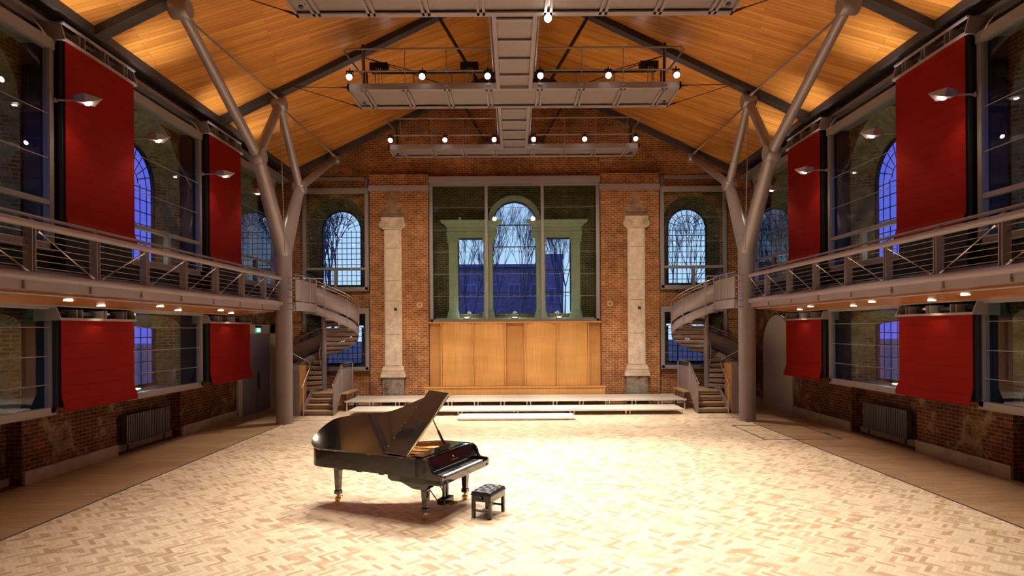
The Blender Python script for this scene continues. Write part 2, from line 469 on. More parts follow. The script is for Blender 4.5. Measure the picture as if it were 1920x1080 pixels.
# side walls ------------------------------------------------------------
BAYS = [16.35, 10.6, 4.85, -.9]
BAY3 = 22.0
FRM = [(14.45, 17.85), (8.7, 12.1), (2.95, 6.35), (-2.8, .6)]
FRM3 = (20.0, 23.35)
def smap(s): return lambda a, b, d: (s * (10.0 + d), a, b)
win_n = 1
for s in (-1, 1):
    mp = smap(s)
    side = 'left' if s < 0 else 'right'
    wb = MB(); nb = MB(); ob = MB()
    holes = []
    for c in BAYS + [BAY3]:
        h = 1.45 if c != BAY3 else 1.25
        up0 = arch(c, h, 4.6, 7.6 + 1.45 - h); up1 = arch(c, h - .35, 4.75, 7.25)
        holes.append(up0)
        reveal(nb, up0, up1, mp, 0, .55)
        if c != BAY3:
            lo0 = arch(c, h, 1.46, 3.25, flat=.3); lo1 = arch(c, h - .35, 1.56, 3.15, flat=.12)
            holes.append(lo0); reveal(nb, lo0, lo1, mp, 0, .55)
            r0 = [(c - h, .002), (c + h, .002), (c + h, 1.40), (c - h, 1.40)]
            holes.append(r0); reveal(wb, r0, r0, mp, 0, .3)
            panel(wb, r0, [], mp, .3)
    if s > 0:
        dr = arch(22.75, 1.25, .002, 2.35)
        holes.append(dr); reveal(wb, dr, dr, mp, 0, .25)
    panel(wb, [(BY0, 0), (FY, 0), (FY, 10.2), (BY0, 10.2)], holes, mp)
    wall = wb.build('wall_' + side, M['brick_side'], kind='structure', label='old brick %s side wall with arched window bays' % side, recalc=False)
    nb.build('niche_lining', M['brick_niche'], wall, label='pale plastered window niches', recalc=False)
    # plinth
    pb = MB()
    for c0, c1 in [(BY0, -2.35), (.55, 3.4), (6.3, 9.15), (12.05, 14.9), (17.8, 21.3 if s < 0 else 21.5), (24.7 if s < 0 else 24.0, FY)]:
        pb.box(s * 9.94, s * 10.0, c0, c1, 0, .24); pb.box(s * 9.925, s * 10.0, c0, c1, .24, .28)
    for c in BAYS:
        pb.box(s * 10.26, s * 10.3, c - 1.45, c + 1.45, 0, .16)
    pb.build('baseboard_' + side, M['plinth'], kind='structure', label='cream rendered plinth along the %s wall' % side)
    # old small pane windows + modern frames
    def old_window(c, hw, z0, zs, mapf, d, up, nx, label, flat=None):
        global win_n
        o = thing('window_%d' % win_n, label, None, kind='structure'); win_n += 1
        b = MB()
        lo = arch(c, hw, z0, zs, flat=flat)
        li = arch(c, hw - .07, z0 + .07, zs, flat=None if flat is None else flat * .9)
        n = len(lo)
        vs = [mapf(a, z, d - .04) for a, z in lo] + [mapf(a, z, d - .04) for a, z in li] + [mapf(a, z, d + .05) for a, z in lo] + [mapf(a, z, d + .05) for a, z in li]
        fs = []
        for i in range(n):
            j = (i + 1) % n
            fs += [(i, j, j + n, i + n), (i + 2 * n, i + 3 * n, j + 3 * n, j + 2 * n), (i + n, j + n, j + 3 * n, i + 3 * n), (i, i + 2 * n, j + 2 * n, j)]
        b.add(vs, fs)
        b.build('frame', M['winblack'], o)
        g = MB()
        bt = .014
        def bar(a0, z0_, a1, z1_):
            g.tube([mapf(a0, z0_, d), mapf(a1, z1_, d)], bt, 4, False)
        step = 2 * (hw - .05) / nx
        top = zs
        for i in range(1, nx):
            bar(c - hw + .05 + step * i, z0, c - hw + .05 + step * i, top if flat is None else zs + flat * .8)
        z = z0 + step * 1.15
        while z < zs + .01:
            bar(c - hw, z, c + hw, z); z += step * 1.15
        if flat is None:
            for rr in (hw * .33, hw * .66):
                pts = [mapf(c + rr * cos(pi * q / 16), zs + rr * sin(pi * q / 16), d) for q in range(17)]
                g.tube(pts, bt, 4, False)
            for q in range(1, 10):
                aa = pi * q / 10
                bar(c + hw * .33 * cos(aa), zs + hw * .33 * sin(aa), c + hw * cos(aa), zs + hw * sin(aa))
        g.build('glazing_bars', M['winblack'], o)
        p = MB()
        panel(p, lo, [], mapf, d + .01)
        p.build('pane', M['glass_old'], o, recalc=False)
        return o
    for i, c in enumerate(BAYS[:3]):
        old_window(c, 1.1, 4.75, 7.25, mp, .55, True, 7, 'small-paned arched old window behind the glass, upper %s wall, bay %s' % (side, ['beside the column', 'nearest the front', 'behind the camera'][i]))
        old_window(c, 1.1, 1.56, 3.15, mp, .55, False, 7, 'small-paned square old window behind the glass, lower %s wall, bay %s' % (side, ['beside the column', 'nearest the front', 'behind the camera'][i]), flat=.12)
    old_window(BAY3, .9, 4.75, 7.25, mp, .55, True, 6, 'small-paned arched old window behind the glass, upper %s wall, bay next to the far corner' % side)

# modern secondary glazing -------------------------------------------------
def modern(name_label, mapf, a0, a1, z0, z1, transom=None, mull=(), joints=(), t=.11, header=.16, glass='glass', dep=.65, mid_lower=None, rz=None):
    """frame front at depth 0, side cheeks go back to depth dep"""
    global win_n
    o = thing('window_%d' % win_n, name_label, None, kind='structure'); win_n += 1
    f = MB()
    def bx(A0, A1, Z0, Z1, D0, D1):
        p = mapf(A0, Z0, D0); q = mapf(A1, Z1, D1)
        f.box(p[0], q[0], p[1], q[1], p[2], q[2])
    bx(a0, a0 + t, z0, z1, 0, .14); bx(a1 - t, a1, z0, z1, 0, .14)
    bx(a0, a1, z0, z0 + t, 0, .14); bx(a0, a1, z1 - header, z1, -.03, .14)
    # outer step moulding
    bx(a0 - .04, a0, z0 - .04, z1 + .0, .03, .16); bx(a1, a1 + .04, z0 - .04, z1, .03, .16)
    bx(a0 - .04, a1 + .04, z0 - .05, z0, .02, dep); bx(a0 - .04, a1 + .04, z1, z1 + .06, -.02, dep)
    if transom: bx(a0 + t, a1 - t, transom - .05, transom + .05, .01, .12)
    f.build('frame', M['metal_frame'], o)
    for A0, A1 in ((a0 - .04, a0), (a1, a1 + .04)):
        if dep > .3:
            f = MB(); bx(A0, A1, z0 - .04, z1, .16, dep); f.build('cheek', M['black'], o, label='black side cheek')  # shade of the glazing cavity put into the cheeks as black
    for m, m0, m1 in mull:
        g = MB(); p = mapf(m - .06, m0, -.005); q = mapf(m + .06, m1, .13); g.box(p[0], q[0], p[1], q[1], p[2], q[2])
        g.build('mullion', M['metal_frame'], o)
    p = MB(); panel(p, [(a0 + t * .8, z0 + t * .8), (a1 - t * .8, z0 + t * .8), (a1 - t * .8, z1 - header * .9), (a0 + t * .8, z1 - header * .9)], [], mapf, .06)
    p.build('pane', M[glass], o, recalc=False)
    for j in joints:
        g = MB(); g.tube([mapf(a0 + t, j, .045), mapf(a1 - t, j, .045)], .009, 5)
        g.build('glass_joint', M['metal'], o)
    return o
FX = 9.35
for s in (-1, 1):
    side = 'left' if s < 0 else 'right'
    mp2 = (lambda s: (lambda a, b, d: (s * (FX + d), a, b)))(s)
    names = ['between the two red banners', 'nearest the front edge of the view', 'level with the camera', 'behind the camera']
    for i, (a0, a1) in enumerate(FRM):
        modern('grey metal framed tall glazing, upper %s wall, %s' % (side, names[i]), mp2, a0, a1, 4.78, 8.97, 5.71, [((a0 + a1) / 2, 4.85, 5.7)], [6.6, 7.5], )
        modern('grey metal framed glazing under the gallery, lower %s wall, %s' % (side, names[i]), mp2, a0, a1, 1.48, 3.62, None, [], [2.05, 2.62, 3.2], header=.06)
    modern('grey metal framed tall glazing, upper %s wall, behind the branching column' % side, mp2, FRM3[0], FRM3[1], 4.78, 8.97, 5.71, [((FRM3[0] + FRM3[1]) / 2, 4.85, 5.7)], [6.6, 7.5])

# far wall --------------------------------------------------------------
fm = lambda a, b, d: (a, FY + d, b)
wb = MB(); nb = MB(); holes = []
for s in (-1, 1):
    c = s * 7.47
    l0 = arch(c, 1.22, 4.82, 7.5); l1 = arch(c, .87, 5.0, 7.43); holes.append(l0); reveal(nb, l0, l1, fm, 0, .6)
    l0 = [(c - 1.25, 1.5), (c + 1.25, 1.5), (c + 1.25, 3.9), (c - 1.25, 3.9)]; l1 = [(c - .9, 1.62), (c + .9, 1.62), (c + .9, 3.3), (c - .9, 3.3)]
    holes.append(l0); reveal(nb, l0, l1, fm, 0, .6)
l0 = [(-3.57, 3.42), (3.57, 3.42), (3.57, 9.4), (-3.57, 9.4)]
holes.append(l0); rv = MB(); reveal(rv, l0, l0, fm, 0, 1.3)
outer = [(-10, 0), (10, 0), (10, 10.15), (9.3, 10.15), (9.2, ZC(9.2) + .1), (0, ZC(0) + .1), (-9.2, ZC(9.2) + .1), (-9.3, 10.15), (-10, 10.15)]
panel(wb, outer, holes, fm)
# projecting upper gable skin
fr = MB()
fr.ext([(-8.9, 10.15), (-3.95, 10.15), (-3.95, 10.35), (3.95, 10.35), (3.95, 10.15), (8.9, 10.15), (8.3, ZC(8.3)), (0, ZC(0)), (-8.3, ZC(8.3))], lambda a, b, d: (a, FY - d, b), 0, .1)
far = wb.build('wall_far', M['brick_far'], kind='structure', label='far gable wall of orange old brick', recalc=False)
fr.build('gable_face', M['brick_far'], far)
bd = MB()
for s in (-1, 1):
    bd.box(s * 3.6, s * 4.0, FY - .2, FY, 10.2, 12.2)
bd.build('gable_rib', M['brick_far'], far)
nb.build('niche_lining', M['brick_venetian'], far, recalc=False)
rv.build('recess_lining', M['brick_venetian'], far, recalc=False)
for s in (-1, 1):
    side = 'left' if s < 0 else 'right'
    p = MB(); p.box(s * 3.62, s * 6.06, 25.0, FY, 0, 8.92); p.box(s * 3.62, s * 6.06, 25.0, FY, 9.16, 9.62)
    p.build('wall_far_pier_' + side, M['brick_far'], kind='structure', label='projecting brick pier %s of the central window' % side)
    p = MB(); p.box(s * 3.58, s * 6.1, 24.95, FY, 8.92, 9.16)
    p.build('trim_%d' % k, M['metal'], kind='structure', label='pale beam across the top of the %s pier' % side); k += 1
    p = MB(); p.box(s * 6.25, s * 8.95, 25.2, FY, 9.42, 9.56, 0); p.box(s * 6.18, s * 6.3, 25.2, FY, 9.06, 9.56); p.box(s * 8.85, s * 8.97, 25.2, FY, 9.06, 9.56)
    p.build('trim_%d' % k, M['metal_frame'], kind='structure', label='grey duct frame above the %s corner window' % side); k += 1
    old_window(s * 7.47, .87, 5.0, 7.43, fm, .6, True, 8, 'small-paned arched old window in the far wall, %s corner, upper' % side)
    old_window(s * 7.47, .9, 1.62, 3.2, fm, .6, False, 8, 'small-paned square old window in the far wall, %s corner, lower' % side, flat=.1)
    mp3 = lambda a, b, d: (a, 24.98 + d, b)
    a0, a1 = (6.15, 8.85) if s > 0 else (-8.85, -6.15)
    modern('grey metal framed glazing, far wall %s corner, upper storey' % side, mp3, a0, a1, 4.8, 8.98, 5.68, [((a0 + a1) / 2 , 4.85, 5.66)], [6.75, 7.75], dep=.32)
    modern('grey metal framed glazing behind the %s spiral stair' % side, mp3, a0, a1, 1.45, 3.95, None, [], [2.1, 3.0], dep=.32)
    # pilaster
    cx = s * 5.07
    pl = thing('stone_pilaster', 'worn pale stone pilaster with scroll capital, %s of the central window' % side, 'pilaster', (cx, 24.85, 0))
    b = MB(); b.box(cx - .36, cx + .36, 24.86, 25.0, 1.6, 7.3)
    b.box(cx - .30, cx + .30, 24.83, 24.87, 1.62, 7.3)
    b.build('shaft', M['stone'], pl, bevel=.012)
    b = MB()
    for z in (2.9, 4.3, 5.15, 6.5):
        b.box(cx - .305, cx + .305, 24.826, 24.84, z, z + .014)
    b.build('joints', M['slate'], pl)
    b = MB(); b.box(cx - .52, cx + .52, 24.74, 25.0, 1.13, 1.27); b.box(cx - .49, cx + .49, 24.78, 25.0, 1.27, 1.38); b.tube([(cx - .45, 24.82, 1.44), (cx + .45, 24.82, 1.44)], .075, 10); b.box(cx - .43, cx + .43, 24.82, 25.0, 1.44, 1.6)
    b.build('base_moulding', M['stone'], pl, bevel=.012)
    b = MB(); b.box(cx - .45, cx + .45, 24.82, 25.0, 0, 1.13); b.build('pedestal', M['pedestal'], pl)
    b = MB(); b.box(cx - .47, cx + .47, 24.76, 25.0, 7.62, 7.78); b.box(cx - .40, cx + .40, 24.78, 25.0, 7.3, 7.62)
    b.tube([(cx - .38, 24.77, 7.32), (cx + .38, 24.77, 7.32)], .035, 8)
    for q in (-1, 1):
        vx = cx + q * .37
        sp = []
        for i in range(48):
            a = pi / 2 + i * .3; r = .175 * (1 - i / 60)
            sp.append((vx + q * r * cos(a), 24.70, 7.47 + r * sin(a)))
        b.tube(sp, [.03 * (1 - i / 80) for i in range(48)], 6)
        b.lathe([(.175, -.11), (.175, 0)], (vx, 24.86, 7.47), 20, axis='y')
        b.lathe([(.045, -.05), (.045, 0)], (vx, 24.755, 7.47), 12, axis='y')
    for i in range(5):
        ex = cx - .16 + i * .08
        b.lathe([(.028, -.03), (.028, 0)], (ex, 24.78, 7.52), 8, axis='y')
    b.build('capital', M['stone'], pl)
    b = MB(); rr = random.Random(4 + s)
    base_ = [(-.42, 7.82), (.36, 7.8), (.47, 7.9), (.41, 8.02), (.45, 8.1), (.36, 8.22), (.27, 8.42), (.15, 8.52), (.14, 8.78), (-.13, 8.8), (-.16, 8.52), (-.28, 8.44), (-.33, 8.2), (-.5, 8.12), (-.38, 8.0), (-.5, 7.92)]
    pts = [(p_.x, p_.y) for p_ in catmull([(cx + a_ + rr.uniform(-.02, .02), z_ + rr.uniform(-.02, .02), 0) for a_, z_ in base_], 3, True)]
    b.ext(pts, lambda a, z, d: (a, 25.0 - d, z), -.01, .018)
    b.ext([(cx - .44, 7.97), (cx - .1, 7.99), (cx + .44, 7.96), (cx + .46, 8.03), (cx + .1, 8.06), (cx - .46, 8.05)], lambda a, z, d: (a, 25.0 - d, z), 0, .08)
    b.build('broken_entablature', M['broken'], pl)
    b = MB(); b.box(cx + .05, cx + .17, 24.82, 24.84, 3.9, 4.02); b.build('socket_hole', M['black'], pl)
    # worn wall patches: stone ring
    w_ = MB(); pts = [(s * 3.98 + .09 * cos(q * pi / 8), 24.99, 4.15 + .09 * sin(q * pi / 8)) for q in range(16)]
    w_.tube(pts, .025, 6, closed=True)
    w_.build('tie_ring', M['stone'], None, label='small pale ring set in the brick pier, %s of the timber panelling' % side, cat='wall tie')

# central recess: Serliana -------------------------------------------------
VY = 26.6
vm = lambda a, b, d: (a, VY + d, b)
holes = [arch(0, .95, 3.8, 7.87), [(-2.5, 3.8), (-1.38, 3.8), (-1.38, 7.17), (-2.5, 7.17)], [(1.38, 3.8), (2.5, 3.8), (2.5, 7.17), (1.38, 7.17)]]
b = MB(); panel(b, [(-3.57, 3.42), (3.57, 3.42), (3.57, 9.4), (-3.57, 9.4)], holes, vm)
for h in holes: reveal(b, h, h, vm, 0, .5)
b.build('wall_venetian', M['brick_venetian'], kind='structure', label='brick wall of the recess around the three-part window', recalc=False)
vw = thing('window_%d' % win_n, 'three-part classical stone window with central arch, seen through the glass', None, (0, VY, 3.5), kind='structure'); win_n += 1
b = MB()
n = 28
for r0, r1, d in ((.95, 1.07, .06), (1.07, 1.18, .11)):
    vs = []; fs = []
    for i in range(n + 1):
        q = pi * i / n
        for rr in (r0, r1):
            for dd in (-d, 0.02): vs.append(vm(rr * cos(q), 7.87 + rr * sin(q), dd))
    for i in range(n):
        o4 = i * 4
        fs += [(o4, o4 + 2, o4 + 6, o4 + 4), (o4 + 2, o4 + 3, o4 + 7, o4 + 6), (o4, o4 + 4, o4 + 5, o4 + 1)]
    b.add(vs, fs)
b.build('archivolt', M['stone_pale'], vw)
for s in (-1, 1):
    b = MB()
    prof = [(0, 7.17), (.14, 7.17), (.14, 7.3), (.17, 7.3), (.17, 7.42), (.12, 7.44), (.12, 7.62), (.2, 7.66), (.26, 7.74), (.36, 7.78), (.42, 7.86), (.42, 7.92), (0, 7.97)]
    x0, x1 = s * .78, s * 2.98
    vs = []; m = len(prof)
    for x, sg in ((x0, -1), (x1, 1)):
        for d, z in prof:
            vs.append((x + s * sg * max(0, d - .14) * .9, VY - d, z))
    fs = [(i, (i + 1) % m, (i + 1) % m + m, i + m) for i in range(m)] + [tuple(range(m))[::-1], tuple(range(m, 2 * m))]
    b.add(vs, fs)
    b.build('entablature', M['stone_pale'], vw)
    for xc in (1.165, 2.715):
        b = MB()
        x = s * xc
        b.box(x - .2, x + .2, VY - .12, VY, 3.95, 6.95)
        b.box(x - .25, x + .25, VY - .17, VY, 3.72, 3.88); b.box(x - .22, x + .22, VY - .15, VY, 3.88, 3.96)
        b.box(x - .28, x + .28, VY - .19, VY, 3.45, 3.72)
        b.box(x - .26, x + .26, VY - .17, VY, 7.08, 7.17)
        for q in (-1, 1):
            b.lathe([(.075, -.06), (.075, 0)], (x + q * .19, VY - .12, 7.0), 12, axis='y')
        b.box(x - .2, x + .2, VY - .14, VY, 6.95, 7.08)
        b.build('column', M['stone_pale'], vw, bevel=.008)
b = MB(); b.box(-3.5, 3.5, VY - .2, VY, 3.42, 3.62); b.build('sill', M['stone_pale'], vw)
b = MB()
for z in (4.75, 5.75, 6.8): b.box(-.95, .95, VY + .2, VY + .24, z - .02, z + .02)
b.box(-.9, .9, VY + .2, VY + .24, 7.75, 7.8)
for s in (-1, 1):
    for z in (4.75, 5.75): b.box(s * 1.38, s * 2.5, VY + .2, VY + .24, z - .02, z + .02)
b.build('glazing_bars', M['winblack'], vw)
b = MB(); panel(b, [(-2.6, 3.7), (2.6, 3.7), (2.6, 8.9), (-2.6, 8.9)], [], vm, .25); b.build('pane', M['glass_old'], vw, recalc=False)
for i, x in enumerate((-2.1, 0, 1.95)):
    u = thing('uplight', 'small bright uplight on the window sill, %s of the three in the recess' % ['left', 'middle', 'right'][i], 'uplight', (x, 26.2, 3.62), group='uplights behind the central glass')
    b = MB(); b.box(x - .16, x + .16, 26.12, 26.28, 3.42, 3.62, .01); b.build('housing', M['metal'], u)
    b = MB(); b.lathe([(.10, 0), (.10, .015)], (x, 26.2, 3.62), 16); b.build('lens', M['upl'], u)
modern('large three-part grey framed glazing in the middle of the far wall', lambda a, b, d: (a, 25.12 + d, b), -3.54, 3.54, 3.44, 9.26, None, [(-1.18, 3.5, 9.2), (1.18, 3.5, 9.2)], [4.5, 5.44, 6.37, 7.3, 8.24], t=.1, header=.1, glass='glass_ctr', dep=.25)
b = MB(); b.box(-3.6, 3.6, 25.0, FY, 9.27, 9.52); b.build('trim_%d' % k, M['metal'], kind='structure', label='pale grey lintel beam over the central glazing'); k += 1

# timber panelling
pn = thing('timber_panelling', 'honey-coloured timber wall panelling under the central window', 'panelling', (0, 25.0, 0))
b = MB(); b.box(-3.6, 3.6, 25.24, 25.29, .7, 3.42); b.box(-3.6, 3.6, 24.95, 25.28, 3.37, 3.43); b.build('backing', M['panel'], pn)
xs = [-3.58, -3.08, -1.75, -.40, .41, 1.74, 3.06, 3.57]
for i in range(7):
    x0, x1 = xs[i], xs[i + 1]
    b = MB()
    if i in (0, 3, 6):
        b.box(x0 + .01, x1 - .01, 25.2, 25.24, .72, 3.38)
    else:
        xm = (x0 + x1) / 2
        b.ext([(x0 + .03, 25.04), (xm, 24.93), (x1 - .03, 25.04), (x1 - .03, 25.23), (x0 + .03, 25.23)], lambda a, y, d: (a, y, d), .74, 3.37)
    b.build('panel', M['panel_shaded' if i in (0, 3, 6) else 'panel'], pn)
    if i:
        b = MB(); b.box(x0 - .022, x0 + .022, 24.88, 25.23, .72, 3.38); b.build('batten', M['panel'], pn)
b = MB(); b.box(-3.75, 3.72, 24.72, 24.99, 0, .68); b.box(-3.56, 3.56, 24.9, 25.12, 0, .72); b.box(-3.78, 3.75, 24.68, 24.99, .68, .73); b.build('plinth', M['panel'], pn)

# ceiling ------------------------------------------------------------------
ang = R(15)
for s in (-1, 1):
    side = 'left' if s < 0 else 'right'
    b = MB()
    L = sqrt(1 + .48 ** 2)
    vs = [(0, BY0, ZC(0)), (s * 9.25, BY0, ZC(9.25)), (s * 9.25, FY, ZC(9.25)), (0, FY, ZC(0))]
    vs += [(x, y, z + .15) for x, y, z in vs]
    b.add(vs, [(0, 1, 2, 3), (7, 6, 5, 4), (0, 4, 5, 1), (1, 5, 6, 2), (2, 6, 7, 3), (3, 7, 4, 0)])
    def cuv(c):
        p = abs(c.x) * L; q = c.y
        return (p * cos(ang) - q * sin(ang), p * sin(ang) + q * cos(ang))
    b.build('ceiling', M['ceil'], kind='structure', label='orange pine boarded ceiling slope, %s half' % side, uvf=cuv)
    b = MB(); b.box(s * 9.2, s * 10.05, BY0, FY, 9.9, 10.1); b.box(s * 9.18, s * 9.3, BY0, FY, 9.60, 9.95)
    b.build('trim_%d' % k, M['slate'], kind='structure', label='dark eaves board along the %s wall' % side); k += 1
    b = MB(); b.box(s * 9.7, s * 9.98, BY0, FY, 9.34, 9.52); b.box(s * 9.55, s * 9.7, BY0, FY, 9.42, 9.5)
    b.build('trim_%d' % k, M['metal_frame'], kind='structure', label='grey eaves duct along the %s wall' % side); k += 1
b = MB(); b.add([(-10.3, BY0, 0), (10.3, BY0, 0), (10.3, BY0, 14.5), (-10.3, BY0, 14.5)], [(0, 1, 2, 3)]); b.build('wall_near', M['brick_side'], kind='structure', label='brick wall behind the camera')

# rafter frames
FRY = [(24.98, 'against the far wall'), (18.75, 'above the further lighting rig'), (13.2, 'above the front rig'), (7.5, 'over the camera'), (1.8, 'behind the camera')]
def rafter(y, where):
    o = thing('roof_truss', 'dark grey steel roof rafter frame %s' % where, 'roof truss', (0, y, 12))
    for s in (-1, 1):
        b = MB()
        pts = []
        hw = .15
        for x in (9.2, 0):
            z = ZC(x)
            for (dy, dz) in ((-hw, -.2), (hw, -.2), (hw, .0), (-hw, .0)):
                pts.append((s * x, y + dy, z + dz + (-.0 if dz else 0)))
        b.add(pts, [(0, 1, 2, 3), (7, 6, 5, 4), (0, 4, 5, 1), (1, 5, 6, 2), (2, 6, 7, 3), (3, 7, 4, 0)])
        b.build('rafter', M['slate'], o)
        for dy in (-.09, .09):
            b = MB(); b.tube([(s * 2.35, y + dy, ZC(2.35) - .15), (s * 1.15, y + dy, 10.9)], .04, 6); b.build('strut', M['slate'], o)
    b = MB(); b.ext([(-1.9, 10.35), (1.9, 10.35), (1.25, 10.95), (-1.25, 10.95)], lambda a, z, d: (a, y + d, z), -.03, .03)
    b.build('gusset_plate', M['slate'], o)
    return o
for y, wh in FRY: rafter(y if y < 24.9 else 24.98, wh)

# branching columns ------------------------------------------------------
for s in (-1, 1):
    side = 'left' if s < 0 else 'right'
    o = thing('branching_column', 'grey steel tree-like column with four branches, %s side of the hall' % side, 'column', (s * 7.75, 20, 0))
    TR = Vector((s * 7.75, 20, 5.75)); A = Vector((s * 7.57, 17.6, 8.25)); B = Vector((s * 7.57, 21.05, 8.15))
    T1 = Vector((s * 7.38, 13.2, 10.22)); T2 = Vector((s * 7.36, 18.75, 10.22)); T3 = Vector((s * 7.45, 24.9, 10.22))
    b = MB(); b.tube([(TR.x, TR.y, 0), (TR.x, TR.y, .02), (TR.x, TR.y, 5.9)], [.275, .27, .27], 32); b.build('trunk', M['tree'], o)
    def limb(p, q, r0, r1, nm='branch'):
        b = MB(); b.tube([p, p.lerp(q, .5), q], [r0, (r0 + r1) / 2, r1], 24); return b.build(nm, M['tree'], o)
    limb(TR + Vector((0, .05, -.15)), A, .265, .19); limb(TR + Vector((0, -.05, -.15)), B, .265, .18)
    limb(A, T1, .15, .115); limb(A, T2, .15, .12); limb(B, T2, .14, .115); limb(B, T3, .14, .115)
    for P, r in ((A, .25), (B, .22), (T1, .21), (T2, .2), (T3, .18)):
        b = MB(); b.lathe([(r * .9, -.2), (r, -.19), (r, .19), (r * .9, .2)], P[:], 28, axis='x'); b.build('joint_drum', M['tree'], o)
    for P in (T1, T2):
        b = MB(); b.box(P.x - .06, P.x + .06, P.y - .1, P.y + .1, P.z + .1, ZC(P.x) - .19); b.build('head_plate', M['slate'], o)
    for P, Q in ((T1, T2), (T2, T3)):
        b = MB(); p = P + Vector((0, .25, -.05)); q = Q + Vector((0, -.15, .12)); b.tube([p, p.lerp(q, .06), p.lerp(q, .0601), p.lerp(q, .94), p.lerp(q, .9401), q], [.06, .045, .028, .028, .045, .06], 8); b.build('tie_rod', M['tree'], o)
    b = MB(); b.tube([T2, (T2.x, T2.y + .35, 5.6)], .014, 6); b.build('vertical_wire', M['metal'], o)
    for z in (4.0, 4.22, 4.44, 4.66, 4.85, 3.8):
        b = MB(); b.box(s * 7.3, s * 7.52, 19.68, 19.76, z - .015, z + .015); b.build('bracket', M['tree'], o)

# galleries -----------------------------------------------------------------
for s in (-1, 1):
    side = 'left' if s < 0 else 'right'
    o = thing('gallery', 'raised grey steel walkway gallery along the %s wall' % side, 'gallery', (s * 8.5, 11, 4.0))
    Y0, Y1 = BY0 + .1, 19.75
    b = MB(); b.tube([(s * G, Y0, 4.83), (s * G, Y1, 4.83)], .065, 16); b.build('top_tube', M['metal'], o)
    b = MB(); b.tube([(s * G, Y0, 4.0), (s * G, Y1, 4.0)], .075, 16); b.build('bottom_tube', M['metal'], o)
    b = MB(); b.tube([(s * 7.93, Y0, 5.0), (s * 7.93, Y1 + .0, 5.0)], .03, 10); b.build('handrail', M['metal'], o)
    posts = [18.5 - 1.49 * i for i in range(17)]
    for i, y in enumerate(posts):
        if y < Y0: continue
        b = MB()
        for dy in (-.035, .035):
            b.box(s * (G - .02), s * (G + .13), y + dy - .008, y + dy + .008, 3.98, 4.83)
        b.box(s * (G + .02), s * (G + .12), y - .03, y + .03, 4.3, 4.32); b.box(s * (G + .02), s * (G + .12), y - .03, y + .03, 4.6, 4.62)
        b.build('post', M['metal'], o)
        b = MB(); b.tube([(s * (G + .02), y + .1, 4.88), (s * 7.93, y + .1, 4.98)], .012, 6); b.build('rail_bracket', M['metal'], o)
        yn = y + 1.49 if i else Y1
        b = MB()
        if y > 10.5: p, q = Vector((s * G, y + .1, 4.07)), Vector((s * G, yn - .1, 4.74))
        else: p, q = Vector((s * G, y + .1, 4.74)), Vector((s * G, yn - .1, 4.07))
        b.tube([p, p.lerp(q, .1), p.lerp(q, .101), p.lerp(q, .9), p.lerp(q, .901), q], [.03, .022, .013, .013, .022, .03], 8)
        b.build('diagonal_rod', M['steel'], o)
        b = MB(); b.tube([(s * (G + .02), y - .15, 3.93), (s * (G + .02), y - .15, 3.82)], .022, 8); b.lathe([(.04, 0), (.04, .05)], (s * (G + .02), y - .15, 3.79), 10); b.build('bolt', M['metal'], o)
        b = MB(); b.tube([(s * 7.98, y + .2, 3.8), (s * 7.98, y + .2, 3.73)], .02, 6); b.build('hanger', M['metal'], o)
    for z in (4.16, 4.27, 4.38, 4.49, 4.60, 4.71):
        b = MB(); b.tube([(s * (G + .06), Y0, z), (s * (G + .06), Y1, z)], .006, 4); b.build('wire', M['cable'], o)
    b = MB(); b.box(s * (G + .03), s * (G + .1), Y0, 19.9, 3.78, 3.96); b.box(s * (G + .16), s * (G + .2), Y0, 19.9, 3.9, 4.14); b.build('fascia', M['metal'], o)
    b = MB(); b.box(s * (G + .1), s * 9.3, Y0, 20.3, 3.86, 3.95); b.build('deck', M['slate'], o)
    b = MB(); b.ext([(G + .1, 3.79), (9.28, 3.64), (9.28, 3.67), (G + .1, 3.82)], lambda a, z, d: (s * a, d, z), Y0, 20.3); b.build('soffit', M['soffit'], o, uvf=lambda c: (c.y, c.x))
    b = MB(); b.box(s * 9.27, s * 9.3, Y0, 20.3, 3.62, 3.95); b.build('rear_edge', M['metal'], o)
    b = MB(); b.tube([(s * 7.98, Y0, 3.735), (s * 7.98, 19.7, 3.735)], .024, 8); b.build('conduit', M['metal'], o)
    for i in range(16):
        y = 18.9 - 1.49 * i
        xx = 8.6 if i % 2 else 9.0
        if y < Y0 + .5: continue
        b = MB(); zz_ = 3.79 - (xx - G - .1) * .1049; b.lathe([(.075, -.012), (.075, .01)], (s * xx, y, zz_), 16); b.build('downlight', M['down'], o)
        l = bpy.data.lights.new('downlight_lamp', 'SPOT'); l.energy = 16; l.color = (1, .8, .55); l.spot_size = R(100); l.spot_blend = .8; l.shadow_soft_size = .05
        lo = bpy.data.objects.new('downlight_lamp', l); COL.objects.link(lo); lo.location = (s * xx, y, zz_ - .03)
    b = MB(); b.box(s * 9.42, s * 9.9, Y0, 23.6, 3.96, 4.7); b.build('low_black_casing', M['black'], o)  # plain black box filling the zone behind the gallery railing
    # bridge to the spiral stair
    b = MB(); b.box(s * 7.45, s * 9.3, 20.3, 22.2, 3.83, 3.98); b.build('landing_slab', M['cream'], o)

